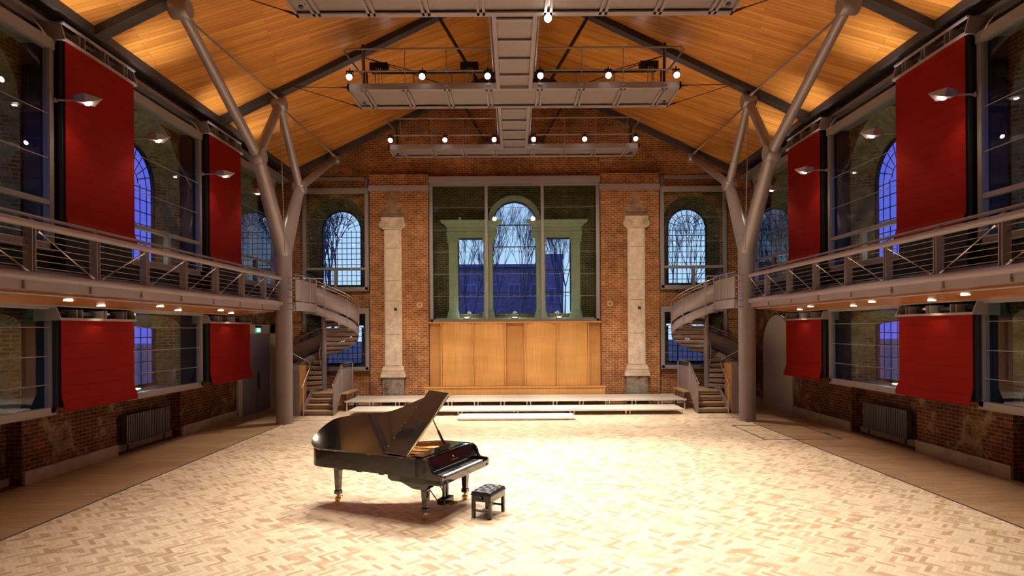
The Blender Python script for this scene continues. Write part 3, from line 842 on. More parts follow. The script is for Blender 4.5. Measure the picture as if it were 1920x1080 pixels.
# spiral stairs ------------------------------------------------------------
for s in (-1, 1):
    side = 'left' if s < 0 else 'right'
    cx, cy = 7.55, 23.6
    P = lambda x, y, z: (s * x, y, z)
    o = thing('spiral_stair', 'grey steel spiral stair with oak treads in the far %s corner' % side, 'spiral stair', (s * cx, cy, 0))
    def C(th, r, z): return P(cx + r * sin(th), cy - r * cos(th), z)
    b = MB(); b.tube([P(cx, cy, .6), P(cx, cy, 4.9)], .10, 20); b.build('centre_pole', M['tree'], o)
    N = 16; th0 = R(22); Zb = .74; Zt = 3.95; rise = (Zt - Zb) / (N + 1)
    dth = (2 * pi - th0) / N
    Rr = 1.3
    zt = lambda th: Zb + rise + (th - th0) / dth * rise
    for i in range(N):
        z = Zb + rise * (i + 1); a0 = th0 + dth * i; a1 = a0 + dth * 1.06
        m = MB()
        prof = [C(a0, .1, z)] + [C(a0 + (a1 - a0) * q / 4, Rr - .02, z) for q in range(5)] + [C(a1, .1, z)]
        m.prism([(p[0], p[1], z - .04) for p in prof], None, (0, 0, 1), .04)
        tr = m.build('tread', M['tread'], o)
        m = MB()
        m.prism([(p[0], p[1], z - .09) for p in prof], None, (0, 0, 1), .048)
        m.tube([C(a0, .1, z - .11), C(a0, Rr - .02, z - .11)], .03, 6)
        m.build('tread_tray', M['mesh_metal'], o)
    def ribbon(th_a, th_b, r, zl, zh, nm, mat, th=.03, n=48, nseam=0, zoff=0):
        m = MB(); vs = []; fs = []
        for i in range(n + 1):
            t_ = th_a + (th_b - th_a) * i / n; z = zt(t_)
            vs += [C(t_, r, z + zl), C(t_, r + th, z + zl), C(t_, r + th, z + zh), C(t_, r, z + zh)]
        for i in range(n):
            q = i * 4
            fs += [(q + a, q + (a + 1) % 4, q + 4 + (a + 1) % 4, q + 4 + a) for a in range(4)]
        fs += [(0, 1, 2, 3), (4 * n, 4 * n + 1, 4 * n + 2, 4 * n + 3)]
        m.add(vs, fs, True)
        return m.build(nm, mat, o)
    ribbon(th0, 2 * pi, Rr, -.2, .12, 'stringer', M['metal'])
    ribbon(th0 + .2, 2 * pi, Rr + .04, .2, .82, 'balustrade_panel', M['mesh_metal'], .012)
    for rr, h, rad, nm in ((Rr + .0, 1.05, .022, 'handrail'), (Rr + .03, .93, .01, 'mid_rail')):
        m = MB(); m.tube([C(th0 + (2 * pi - th0) * i / 60, rr, zt(th0 + (2 * pi - th0) * i / 60) + h) for i in range(61)], rad, 8); m.build(nm, M['steel'], o)
    for i in range(9):
        t_ = th0 + (2 * pi - th0) * (i + .5) / 9
        m = MB(); z = zt(t_); p = C(t_, Rr + .06, z - .1); q = C(t_, Rr + .06, z + 1.03)
        m.tube([p, q], .016, 6); m.build('baluster', M['metal'], o)
    m = MB(); m.tube([C(th0 + (pi * .9) * i / 30, .17, zt(th0 + (pi * .9) * i / 30) + .75) for i in range(31)], .018, 6); m.build('inner_rail', M['tree'], o)
    # bridge balustrade
    m = MB(); m.box(s * 7.42, s * 7.44, 20.2, 22.28, 4.12, 4.85); m.build('balustrade_panel', M['mesh_metal'], o)
    m = MB(); m.box(s * 7.40, s * 7.45, 20.2, 22.3, 3.78, 4.08); m.build('stringer', M['metal'], o)
    for z, rad in ((5.0, .022), (4.92, .012)):
        m = MB(); m.tube([P(7.45, 20.2, z), P(7.45, 22.3, z)], rad, 8); m.build('handrail', M['steel'], o)
    for y in (20.9, 21.6, 22.28):
        m = MB(); m.tube([P(7.41, y, 3.9), P(7.41, y, 5.0)], .016, 6); m.build('baluster', M['metal'], o)
    m = MB(); m.tube([P(8.9, 22.25, 5.05), P(7.2, 22.4, 5.05), P(7.15, 22.5, 4.75)], .02, 8); m.build('top_guard_rail', M['steel'], o)
    # lower flight
    xi, xo = 6.66, 7.72
    for i in range(4):
        z = .185 * (i + 1); y = 21.75 + .29 * i
        m = MB(); m.box(s * xi, s * xo, y - .03, y + (.3 if i < 3 else 1.75), z - .035, z, .008); m.build('tread', M['tread'], o)
        m = MB(); m.box(s * xi, s * xo, y, y + .02, z - .14, z - .04); m.build('riser', M['mesh_metal'], o)
    m = MB()
    ptsS = [(21.68, .0), (21.68, .95), (22.7, 1.62), (24.3, 1.62), (24.3, .72), (22.75, .72), (22.35, .35), (22.0, 0)]
    m.ext(ptsS, lambda a, z, d: (s * (6.62 + d), a, z), 0, .02); m.build('side_panel', M['mesh_metal'], o)
    m = MB()
    m.ext([(21.72, 0), (21.72, .3), (22.7, .9), (24.0, .9), (24.0, .72), (22.8, .68), (21.95, 0)], lambda a, z, d: (s * (xo + .0 + d), a, z), 0, .03); m.build('stringer', M['metal'], o)
    for zo, rad in ((.12, .024), (.04, .012)):
        m = MB(); m.tube([P(6.63, 21.62, .98 + zo), P(6.63, 22.7, 1.68 + zo), P(6.63, 24.3, 1.68 + zo)], rad, 8); m.build('handrail', M['steel'], o)
    m = MB(); m.tube([P(6.63, 24.3, 1.8), P(7.5, 24.3, 1.8)], .02, 8); m.build('handrail', M['metal'], o)
    for y, z in ((21.7, .98), (22.7, 1.68), (24.28, 1.68)):
        m = MB(); m.tube([P(6.61, y, 0.05 if y < 22 else .7), P(6.61, y, z + .1)], .02, 6); m.build('baluster', M['metal'], o)
    m = MB(); m.box(s * 6.4, s * 6.62, 22.8, 24.35, .66, .72); m.build('ledge', M['tread'], o)
    for y in (23.1, 24.2):
        m = MB(); m.box(s * 6.48, s * 6.54, y, y + .06, 0, .66); m.build('ledge_leg', M['metal'], o)
    m = MB(); m.tube([P(7.72, 21.7, .0), P(7.72, 21.7, 1.02)], .02, 8); m.tube([P(7.74, 21.62, 1.0), P(7.74, 22.55, 1.75), P(7.8, 22.62, 1.9), P(8.6, 22.45, 2.35)], .022, 8); m.build('handrail', M['steel'], o)
    bx_ = thing('stair_cupboard', 'tall timber-faced cupboard box beside the %s spiral stair' % side, 'cupboard', (s * 7.98, 22.2, 0))
    m = MB(); m.box(s * 7.86, s * 8.12, 21.7, 22.42, 0, 1.84); m.build('carcass', M['metal'], bx_)
    m = MB(); m.box(s * 7.84, s * 7.86, 21.74, 22.4, .03, 1.8); m.build('timber_face', M['panel'], bx_)

# doors ---------------------------------------------------------------------
d = thing('door_1', 'grey double door under a tall cream surround, left wall', None, (-9.95, 22.9, 0), kind='structure')
b = MB()
b.box(-9.97, -9.88, 21.3, 21.6, 0, 3.35); b.box(-9.97, -9.88, 24.1, 24.7, 0, 3.35); b.box(-9.97, -9.88, 21.3, 24.7, 3.0, 3.35); b.build('surround', M['cream'], d)
b = MB(); b.box(-9.96, -9.92, 21.6, 24.1, 0, 3.0); b.box(-9.93, -9.90, 21.6, 24.1, 2.14, 2.2); b.build('door_frame', M['door_grey'], d)
for y0, y1 in ((21.66, 22.84), (22.86, 24.04)):
    b = MB(); b.box(-9.93, -9.895, y0, y1, .02, 2.13, .006); l = b.build('door_leaf', M['door_grey'], d)
b = MB(); b.box(-9.89, -9.84, 22.94, 22.98, .85, 1.5, .005); b.build('door_handle', M['black'], d)
e = thing('exit_sign', 'small lit green exit sign over the grey double door', 'exit sign', (-9.85, 22.9, 3.12))
b = MB(); b.box(-9.88, -9.80, 22.72, 23.1, 3.22, 3.3); b.build('housing', M['black'], e)
b = MB(); b.box(-9.85, -9.83, 22.74, 23.08, 3.05, 3.22); b.build('panel', M['exit'], e)
b = MB()
em = lambda a, z, dd: (-9.83 + dd, 22.74 + a, 3.05 + z)
b.ext([(.03, .02), (.12, .02), (.12, .15), (.03, .15)], em, 0, .003)
b.ext([(.17, .02), (.19, .02), (.215, .07), (.24, .02), (.26, .03), (.235, .08), (.25, .11), (.27, .1), (.28, .115), (.25, .135), (.21, .125), (.18, .1), (.19, .09), (.21, .1), (.2, .06)], em, 0, .003)
b.ext([(.225 + .014 * cos(q * pi / 4), .148 + .014 * sin(q * pi / 4)) for q in range(8)], em, 0, .003)
b.build('running_figure', M['exitw'], e)
d = thing('door_2', 'pale arched blank door panel, right wall', None, (9.95, 22.75, 0), kind='structure')
b = MB(); b.ext(arch(22.75, 1.24, 0, 2.34), lambda a, z, dd: (9.95 + dd, a, z), 0, .06); b.build('door_panel', M['cream'], d)

# banners -------------------------------------------------------------------
def banner(s, y0, y1, zt_, zb_, label, upper, grp):
    hh_ = .36 if upper else .25
    o = thing('roller_banner', label, 'banner', (s * 9.15, (y0 + y1) / 2, zb_), group=grp)
    X = 9.15
    m = MB(); n = 60; vs = []; fs = []
    for i in range(n + 1):
        u = i / n; z = zt_ + (zb_ - zt_) * u
        fl = 0
        h = z - zb_
        if h < .35: fl = .11 * (1 - h / .35) ** 1.0 if h > .1 else .11 * (1 - .1 / .35) 
        w = .001 * sin(z * 9)
        for yy in (y0, (y0 + y1) / 2, y1):
            ex = (0 if h > .35 else (.35 - max(h, .12)) * .28) * (1 if yy == y1 else (-1 if yy == y0 else 0)) * (0 if upper else .5)
            vs.append((s * (X - fl - w), yy + ex, z))
    k2 = len(vs)
    vs += [(x + s * .015, y, z) for x, y, z in vs]
    for i in range(n):
        for j in range(2):
            a = i * 3 + j
            fs += [(a, a + 1, a + 4, a + 3), (a + k2, a + 3 + k2, a + 4 + k2, a + 1 + k2)]
        for j in (0, 2):
            a = i * 3 + j
            fs.append((a, a + 3, a + 3 + k2, a + k2))
    fs += [(0, 1, 1 + k2, k2), (1, 2, 2 + k2, 1 + k2), (n * 3, n * 3 + 1, n * 3 + 1 + k2, n * 3 + k2), (n * 3 + 1, n * 3 + 2, n * 3 + 2 + k2, n * 3 + 1 + k2)]
    m.add(vs, fs); m.build('cloth', M['red'], o)
    m = MB(); m.box(s * (X + .04), s * 9.98, y0 + .03, y1 - .03, 3.98 if upper else zb_ + .08, zt_ + .02); m.build('black_backing_box', M['black'], o)
    m = MB(); m.box(s * (X + .05), s * (X + .12), y0 - .03, y0 + .02, zb_ + .1, zt_)
    m.build('side_guide', M['black'], o)
    m = MB(); m.box(s * (X - .04), s * (X + .03), y0 - .06, y1 + .06, zt_, zt_ + .05)
    if upper: m.box(s * (X - .0), s * (X + .05), y0 - .06, y1 + .06, zt_ + .34, zt_ + .38)
    m.build('head_rail', M['metal'], o)
    m = MB()
    for yy in (y0 - .08, y1 + .04):
        m = MB(); m.ext([(X - .06, zt_), (9.65, zt_ - .02), (9.65, zt_ + hh_), (X + .04, zt_ + hh_)], lambda a, z, dd: (s * a, yy + dd, z), 0, .03); m.build('end_plate', M['metal_frame'], o)
    for q in (.2, .27, .55, .6, .85, .9):
        yy = y0 + (y1 - y0) * q
        m = MB(); m.box(s * (X + .02), s * (X + .35), yy, yy + .02, zt_ + .04, zt_ + hh_ - .02); m.build('head_bracket', M['metal_frame'], o)
    m = MB(); m.tube([(s * (X + .25), y0 + .1, zt_ + .14), (s * (X + .25), y1 - .1, zt_ + .14)], .06, 12); m.build('roller', M['slate'], o)
    m = MB(); yy = (y0 + y1) / 2; m.lathe([(.05, -.15), (.05, .15)], (s * (X + .15), yy + .3, zt_ + .16), 10, axis='y'); m.build('motor', M['steel'], o)
    return o
for s in (-1, 1):
    side = 'left' if s < 0 else 'right'
    banner(s, 12.15, 14.35, 9.02, 5.1, 'tall red banner above the gallery, %s wall, the larger one nearer the camera' % side, True, 'red banners above the galleries')
    banner(s, 17.92, 19.98, 9.02, 5.1, 'tall red banner above the gallery, %s wall, next to the branching column' % side, True, 'red banners above the galleries')
    banner(s, 12.0, 14.28, 3.34, 1.5, 'short red banner under the gallery, %s wall, the larger one nearer the camera' % side, False, 'red banners below the galleries')
    banner(s, 17.9, 20.6 if s < 0 else 20.2, 3.34, 1.5, 'short red banner under the gallery, %s wall, beside the doorway' % side, False, 'red banners below the galleries')
    # cable loops
    for i, y in enumerate((11.7, 17.5)):
        b = MB(); b.tube([p[:] for p in catmull([(s * 9.6, y, 9.35), (s * 9.45, y, 9.25), (s * 9.3, y + .05, 9.05), (s * 9.4, y + .25, 9.0), (s * 9.5, y + .4, 9.2)], 5)], .015, 6)
        b.build('cable_loop', M['whitecable'], None, label='pale cable loop hanging beside the %s red banner head, %s' % (('nearer' if i == 0 else 'farther'), side + ' wall'), cat='cable')

# radiators ------------------------------------------------------------------
for s in (-1, 1):
    side = 'left' if s < 0 else 'right'
    y0, y1 = 15.35, 17.3
    o = thing('radiator', 'dark column radiator in the recess of the %s wall' % side, 'radiator', (s * 10.12, (y0 + y1) / 2, 0), group='column radiators')
    nf = 26
    for i in range(nf):
        y = y0 + (y1 - y0) * (i + .5) / nf
        b = MB(); b.box(s * 10.02, s * 10.17, y - .021, y + .021, .2, .95, .012); b.build('fin', M['radiator'], o)
    b = MB(); b.tube([(s * 10.1, y0, .26), (s * 10.1, y1, .26)], .022, 8); b.tube([(s * 10.1, y0, .89), (s * 10.1, y1, .89)], .022, 8)
    b.build('header_pipe', M['slate'], o)
    for y in (y0 + .15, y1 - .2):
        b = MB(); b.box(s * 10.08, s * 10.12, y, y + .04, 0, .2); b.build('foot', M['slate'], o)

# arm lamps --------------------------------------------------------------------
def arm_lamp():
    o = thing('arm_lamp', '', 'wall lamp')
    b = MB(); b.tube([(0, 0, 0), (.46, 0, 0)], .022, 8); b.lathe([(.05, 0), (.05, .03)], (0, 0, 0), 12, axis='x'); b.build('arm', M['metal'], o, local=True)
    b = MB()
    # kite shaped wedge head
    top = [(.44, -.1, .06), (.44, .1, .06), (.72, .19, .07), (.98, 0, .02), (.72, -.19, .07)]
    bot = [(.46, -.07, -.05), (.46, .07, -.05), (.72, .13, -.09), (.95, 0, .0), (.72, -.13, -.09)]
    b.add(top + bot, [(0, 1, 2, 3, 4), (9, 8, 7, 6, 5)] + [(i, (i + 1) % 5, (i + 1) % 5 + 5, i + 5) for i in range(5)])
    b.build('lamp_head', M['metal'], o, local=True)
    b = MB(); b.lathe([(.045, -.014), (.045, 0)], (.66, 0, -.085), 16); b.build('lens', M['lamp'], o, local=True)
    return o
proto = arm_lamp()
first = True
LY = [(17.85, 'at the glazing edge beside the far red banner'), (14.5, 'just past the near red banner'), (12.1, 'in front of the near red banner'), (20.15, 'beside the branching column'), (8.75, 'out near the edge of view'), (6.3, 'level with the camera')]
for s in (-1, 1):
    for y, wh in LY:
        o = proto if first else dup(proto)
        first = False
        o.location = (s * 9.33, y, 7.8); o.rotation_euler = (0, 0, pi if s > 0 else 0)
        tag(o, 'kite-shaped arm lamp, %s wall, %s' % ('left' if s < 0 else 'right', wh), 'wall lamp', 'arm lamps above the galleries')
        l = bpy.data.lights.new('arm_down', 'SPOT'); l.energy = 30; l.color = (1, .78, .5); l.spot_size = R(120); l.spot_blend = .7; l.shadow_soft_size = .05
        lo = bpy.data.objects.new('arm_down', l); COL.objects.link(lo); lo.location = (s * 8.65, y, 7.68)
        l = bpy.data.lights.new('arm_up', 'SPOT'); l.energy = 190; l.color = (1, .92, .8); l.spot_size = R(62); l.spot_blend = 1.0; l.shadow_soft_size = .12
        lo = bpy.data.objects.new('arm_up', l); COL.objects.link(lo); lo.location = (s * 8.65, y, 8.0); lo.rotation_euler = (pi, 0, 0)

# niche uplights ------------------------------------------------------------------
for s in (-1, 1):
    side = 'left' if s < 0 else 'right'
    for c, z, wh in [(15.45, 1.62, 'lower window beside the near banner'), (9.8, 1.62, 'lower window nearest the camera'), (15.5, 4.85, 'upper window beside the near banner'), (9.8, 4.85, 'upper window nearest the camera'), (21.9, 4.85, 'upper corner window')]:
        u = thing('uplight', 'small sill uplight, %s wall, %s' % (side, wh), 'uplight', (s * 9.85, c, z), group='sill uplights in the side windows')
        b = MB(); b.lathe([(.06, -.12), (.09, 0)], (s * 9.85, c, z), 14); b.build('housing', M['metal'], u)
        b = MB(); b.lathe([(.11, 0), (.11, .012)], (s * 9.85, c, z), 16); b.build('lens', M['upl'], u)
        l = bpy.data.lights.new('sill_light', 'POINT'); l.energy = 4; l.color = (.9, 1, .82); l.shadow_soft_size = .08
        lo = bpy.data.objects.new('sill_light', l); COL.objects.link(lo); lo.location = (s * 9.8, c + .3, z + .3)

# lighting platforms -----------------------------------------------------------------
def platform(yn, yf, label, wh):
    o = thing('lighting_platform', label, 'lighting gantry', (0, (yn + yf) / 2, 9.9))
    H = 4.7; z = 9.9
    b = MB()
    b.box(-H, H, yn, yn + .05, z - .03, z + .14); b.box(-H, H, yf - .05, yf, z - .03, z + .14)
    b.box(-H, H, yn + .05, yn + .16, z - .03, z + .0); b.box(-H, H, yf - .16, yf - .05, z - .03, z)
    for q in (-1, 1): b.box(q * H, q * (H - .05), yn, yf, z - .03, z + .14)
    b.build('edge_beam', M['metal'], o)
    b = MB(); b.box(-H + .02, H - .02, yn + .05, yf - .05, z + .04, z + .06); b.build('floor_panel', M['mesh_metal'], o)
    xs_ = [-4.25, -3.07, -1.9, -.72, .72, 1.9, 3.07, 4.25]
    for x in xs_:
        b = MB()
        for dx in (-.06, .06): b.box(x + dx - .028, x + dx + .028, yn + .04, yf - .04, z - .03, z + .03)
        b.build('rib', M['metal'], o)
        b = MB(); b.tube([(x, yn - .02, z + .1), (x, yn - .02, 11.0)], .013, 6); b.box(x - .06, x + .06, yn - .05, yn, z + .06, z + .12); b.build('rail_post', M['metal'], o)
        b = MB(); b.tube([(x, yf, z + .1), (x, yf, 11.0)], .013, 6); b.build('rail_post', M['metal'], o)
    for q in (-1, 1):
        b = MB()
        b.tube([p[:] for p in [Vector((q * .5, yn - .02, 11.0)), Vector((q * 4.7, yn - .02, 11.0)), Vector((q * 4.8, yn + .08, 10.98)), Vector((q * 4.72, yf - .2, 10.98)), Vector((q * 4.65, yf, 10.9))]], .028, 8)
        b.tube([(q * .5, yf, 11.0), (q * 4.65, yf, 11.0)], .02, 8)
        b.build('top_rail', M['metal'], o)
        b = MB(); b.tube([(q * .5, yn - .03, 10.37), (q * 4.55, yn - .03, 10.37)], .024, 8); b.build('lamp_bar', M['metal'], o)
        b = MB(); b.tube([(q * 4.5, yf - .35, z), (q * 4.6, yf - .1, ZC(4.6) - .2 if wh != 3 else 11.2)], .05, 6); b.tube([(q * 4.35, yf - .5, z), (q * 4.45, yf - .25, 10.9)], .03, 6); b.build('end_upright', M['slate'], o)
        if wh != 3:
            for zz, yy in ((z + .05, yn + .05), (z, yf - .1)):
                ye = {1: 13.2, 2: 18.75}[wh] - .1
                b = MB(); a = Vector((q * H, yy, zz)); c_ = Vector((q * 6.85, ye, ZC(6.85) - .2)); b.tube([a, a.lerp(c_, .12), a.lerp(c_, .121), c_], [.035, .02, .011, .011], 6); b.build('stay_wire', M['slate'], o)
    if wh == 2:
        b = MB(); b.tube([(-4.3, 18.2, 10.95), (4.3, 18.2, 10.95)], .06, 8); b.build('hoist_bar', M['slate'], o)
        for x in (-4.1, -1.35, 4.1):
            b = MB(); b.box(x - .27, x + .27, 18.05, 18.35, 10.98, 11.2); b.build('hoist_box', M['black'], o)
            b = MB()
            for dx in (-.05, .02, .08): b.tube([(x + dx, 18.0, 11.0), (x + dx * 1.5, 18.0, 10.6), (x + dx * 3, 17.9, 10.1)], .01, 5)
            b.build('cable', M['whitecable'], o)
        for q in (-1, 1):
            for (xa, za, xb, zb) in ((4.5, 11.35, .9, 10.1), (4.5, 11.35, 2.9, 10.9)):
                b = MB(); b.tube([(q * xa, 18.1, za), (q * xb, 18.1, zb)], .014, 5); b.build('brace_wire', M['slate'], o)
    return o
platform(11.5, 12.93, 'broad grey metal lighting gantry nearest the camera, cut by the top of the view', 1)
platform(16.8, 18.3, 'grey metal lighting gantry with rails, the middle one of three under the roof', 2)
platform(22.35, 23.5, 'grey metal lighting gantry with rails, the one nearest the far brick wall', 3)
for (y0, y1, wh) in ((8.5, 11.5, 'in front of the nearest gantry'), (12.93, 16.8, 'between the nearest and middle gantries'), (18.3, 22.35, 'between the middle and far gantries')):
    o = thing('catwalk', 'narrow grey ladder-like catwalk under the ridge, %s' % wh, 'catwalk', (0, (y0 + y1) / 2, 9.9))
    for q in (-1, 1):
        b = MB(); b.box(q * .5, q * .4, y0, y1, 9.87, 10.05); b.build('side_beam', M['metal'], o)
        b = MB(); b.tube([(q * .58, y0, 10.35), (q * .58, y1, 10.35)], .022, 6); b.tube([(q * .6, y0, 11.0), (q * .6, y1, 11.0)], .022, 6); b.build('rail', M['metal'], o)
        nn_ = max(2, int((y1 - y0) / 1.3))
        for i in range(nn_):
            yy = y0 + (y1 - y0) * (i + .5) / nn_
            b = MB(); b.tube([(q * .5, yy, 9.95), (q * .6, yy, 11.0)], .014, 6); b.build('rail_post', M['metal'], o)
    b = MB(); b.box(-.42, .42, y0, y1, 9.96, 9.98); b.build('floor_panel', M['mesh_metal'], o)
    for i in range(4):
        yy = y0 + (y1 - y0) * (i + .25) / 4
        b = MB(); b.box(-.4, .4, yy - .06, yy + .06, 9.90, 9.93); b.build('rung', M['metal'], o)

# spotlights ---------------------------------------------------------------------------
def spotlight():
    o = thing('spotlight', '', 'spotlight')
    # local: aims along -Y and down; origin at clamp
    b = MB(); b.tube([(0, 0, .1), (0, 0, .02)], .02, 6); b.box(-.1, .1, -.02, .02, 0, .03); b.box(-.1, -.09, -.02, .02, -.12, .02); b.box(.09, .1, -.02, .02, -.12, .02); b.build('yoke', M['black'], o, local=True)
    Mx = Matrix.Translation((0, 0, -.1)) @ Matrix.Rotation(R(35), 4, 'X')
    b = MB(); b.lathe([(.045, .12), (.07, .08), (.085, 0), (.088, -.1), (.09, -.16)], (0, 0, 0), 16, axis='y'); b.xf(Mx @ Matrix.Rotation(R(0), 4, 'X')); b.build('housing', M['black'], o, local=True)
    b = MB(); b.lathe([(.078, -.175), (.078, -.165)], (0, 0, 0), 18, axis='y'); b.xf(Mx); b.build('lens', M['lens'], o, local=True)
    return o
sp0 = spotlight(); used = False
SX = [-4.6, -2.57, -.74, .73, 2.63, 4.53]
ordn = ['leftmost', 'second from left', 'left of the catwalk', 'right of the catwalk', 'second from right', 'rightmost']
LIGHTS = []
def light_spot(p, tgt, e, size, blend=.6, col=(1, .93, .84), soft=.12):
    l = bpy.data.lights.new('spot_fill_beam', 'SPOT'); l.energy = e; l.color = col; l.spot_size = R(size); l.spot_blend = blend; l.shadow_soft_size = soft
    lo = bpy.data.objects.new('spot_fill_beam', l); COL.objects.link(lo); lo.location = p
    dv = Vector(tgt) - Vector(p); lo.rotation_euler = dv.to_track_quat('-Z', 'Y').to_euler()
    return lo
for row, yy, zz, nm in ((0, 16.72, 10.33, 'on the middle gantry'), (1, 22.27, 10.33, 'on the far gantry'), (2, 11.42, 10.33, 'on the nearest gantry')):
    for i, x in enumerate(SX):
        o = sp0 if not used else dup(sp0)
        used = True
        o.location = (x, yy, zz)
        o.rotation_euler = (0, 0, R(-8 * x / 4.6))
        tag(o, 'lit black spotlight %s, %s' % (nm, ordn[i]), 'spotlight', 'spotlights on the gantries')
        dk = bpy.data.objects.new
        tgt = {0: (x * .8 + .6, 12.2, 0), 1: (x * 1.0, 18.5, 0), 2: (x * .8 + .8, 8.2, 0)}[row]
        e = {0: 2050, 1: 1850, 2: 850}[row]
        light_spot((x, yy - .3, zz - .3), tgt, e, 62)
o = dup(sp0); o.location = (.72, 13.02, 10.0); o.rotation_euler = (0, 0, 0)
tag(o, 'single small lit spotlight hanging right of the catwalk behind the nearest gantry', 'spotlight', 'spotlights on the gantries')
# added spots without fixtures, brightening the stage and the far wall
for x in (-3.4, -1.2, 1.2, 3.4):
    light_spot((x, 18.5, 10.4), (x * 1.25, 22.9, 0), 2300, 44)
    light_spot((x, 13.1, 10.0), (x * 1.9, 25, 4.6), 1500, 46, .9, (1, .86, .68))

# stage decks --------------------------------------------------------------------------
def deck(w, dep, h, th=.06):
    o = thing('stage_platform', '', 'stage deck')
    b = MB(); b.box(-w / 2 + .002, w / 2 - .002, 0, dep, h - .025, h); b.build('deck_board', M['stage_top'], o, local=True)
    b = MB(); b.box(-w / 2 + .002, w / 2 - .002, 0, .03, h - th, h - .025); b.box(-w / 2 + .002, w / 2 - .002, dep - .03, dep, h - th, h - .025); b.box(-w / 2 + .002, -w / 2 + .03, .03, dep - .03, h - th, h - .025); b.box(w / 2 - .03, w / 2 - .002, .03, dep - .03, h - th, h - .025)
    b.build('frame', M['stage_edge'], o, local=True)
    if h > .12:
        for x in (-w / 2 + .07, w / 2 - .07):
            for y in (.07, dep - .1):
                b = MB(); b.tube([(x, y, 0), (x, y, h - th)], .024, 8); b.build('leg', M['stage_edge'], o, local=True)
    return o
p = deck(1.008, 1.8, .4)
for i in range(13):
    o = p if i == 0 else dup(p)
    o.location = (-6.55 + 1.008 * (i + .5), 22.85, 0)
    tag(o, 'pale low stage deck module in the long raised back row against the timber panelling', 'stage deck', 'back row stage decks')
p = deck(2.02, 1.3, .2, .05)
for i in range(6):
    o = p if i == 0 else dup(p)
    o.location = (-6.05 + 2.02 * (i + .5), 21.5, 0)
    tag(o, 'pale stage deck module in the lower step row in front of the raised row', 'stage deck', 'lower row stage decks')
p = deck(2.02, 1.15, .08, .05)
for i in range(2):
    o = p if i == 0 else dup(p)
    o.location = (-1.0 + 2.02 * i, 20.32, 0)
    tag(o, 'pale very low stage board at the front of the steps, %s half' % ['left', 'right'][i], 'stage deck', 'front step boards')

# piano -----------------------------------------------------------------------------------
pi_o = thing('grand_piano', 'glossy black concert grand piano with its lid raised on the parquet', 'piano', (-1.21, 9.43, 0), atan2(.907, .42))
pi_o.scale = (1.03, 1.03, 1.03)
W_, Lp = 1.57, 2.74
side_pts = [(0, .30), (0, .9), (0, 1.5), (0, 2.1), (.0, 2.42), (.04, 2.58), (.15, 2.70), (.33, 2.74), (.55, 2.715), (.72, 2.62), (.81, 2.45), (.86, 2.22), (.90, 1.97), (.96, 1.74), (1.05, 1.54), (1.19, 1.36), (1.36, 1.19), (1.49, 1.04), (1.555, .88), (1.57, .7), (1.57, .30)]
outl = [(p.x, p.y) for p in catmull([(a, b, 0) for a, b in side_pts], 5)]
def inset(pts, d):
    out = []
    n = len(pts)
    for i in range(n):
        a = Vector(pts[max(i - 1, 0)]); b2 = Vector(pts[min(i + 1, n - 1)])
        t_ = (b2 - a).normalized(); nrm = Vector((t_.y, -t_.x))
        out.append((pts[i][0] + nrm.x * d, pts[i][1] + nrm.y * d))
    return out
inn = inset(outl, .055)
def band(pa, pb, z0, z1):
    m = MB(); n = len(pa)
    vs = [(a, b, z0) for a, b in pa] + [(a, b, z0) for a, b in pb] + [(a, b, z1) for a, b in pa] + [(a, b, z1) for a, b in pb]
    fs = []
    for i in range(n - 1):
        j = i + 1
        fs += [(i, j, j + 2 * n, i + 2 * n), (i + n, i + 3 * n, j + 3 * n, j + n), (i + 2 * n, j + 2 * n, j + 3 * n, i + 3 * n), (i, i + n, j + n, j)]
    for i in (0, n - 1): fs.append((i, i + n, i + 3 * n, i + 2 * n))
    m.add(vs, fs)
    return m
band(outl, inn, .69, .985).build('rim', M['piano'], pi_o, local=True, bevel=.004)
in2 = inset(outl, .058); in3 = inset(outl, .075)
band(in2, in3, .84, .97).build('inner_rim', M['sound'], pi_o, local=True)
m = MB(); m.ext(in2, lambda a, b, d: (a, b, d), .70, .84); m.build('soundboard', M['sound'], pi_o, local=True)
# iron plate: beams
pl = [(.09, .62), (.09, 2.4), (.2, 2.6), (.5, 2.6), (.72, 2.4), (.8, 2.0), (.95, 1.6), (1.25, 1.2), (1.44, .95), (1.46, .62)]
m = MB(); m.ext([(.09, .55), (1.48, .55), (1.48, .74), (.09, .80)], lambda a, b, d: (a, b, d), .86, .89)
plc = [(p_.x, p_.y) for p_ in catmull([(a, b, 0) for a, b in pl[1:-1]], 4)]
for i in range(len(plc) - 1):
    (a, b), (c_, d_) = plc[i], plc[i + 1]
    m.tube([(a, b, .87), (c_, d_, .87)], .035, 6)
for a, b, c_, d_ in ((.35, .78, .3, 2.6), (.62, .78, .55, 2.3), (.9, .77, .78, 1.85), (1.2, .76, 1.1, 1.45)):
    m.tube([(a, b, .9), (c_, d_, .9)], .022, 6)
m.build('iron_plate', M['gold'], pi_o, local=True)
m = MB()
for i in range(34):
    t_ = i / 33; xa = .12 + 1.3 * t_; end = (2.45 - .35 * t_ if t_ < .3 else 2.45 - (t_ - .3) * 2.1)
    m.tube([(xa, .8, .895), (xa * (.86 if t_ < .3 else .93), max(end, 1.0), .895)], .0022, 4, False)
m.build('strings', M['brass'], pi_o, local=True)
m = MB(); m.box(.06, 1.51, .50, .54, .86, .955); m.box(.1, 1.47, .62, .66, .93, .96)
for i in range(60):
    x = .12 + i * .0225; m.box(x, x + .012, .66, .76, .91, .955)
m.build('damper_row', M['piano_dark'], pi_o, local=True)
m = MB(); m.box(.08, 1.49, .36, .6, .965, .98, .003); m.build('music_shelf', M['piano'], pi_o, local=True)
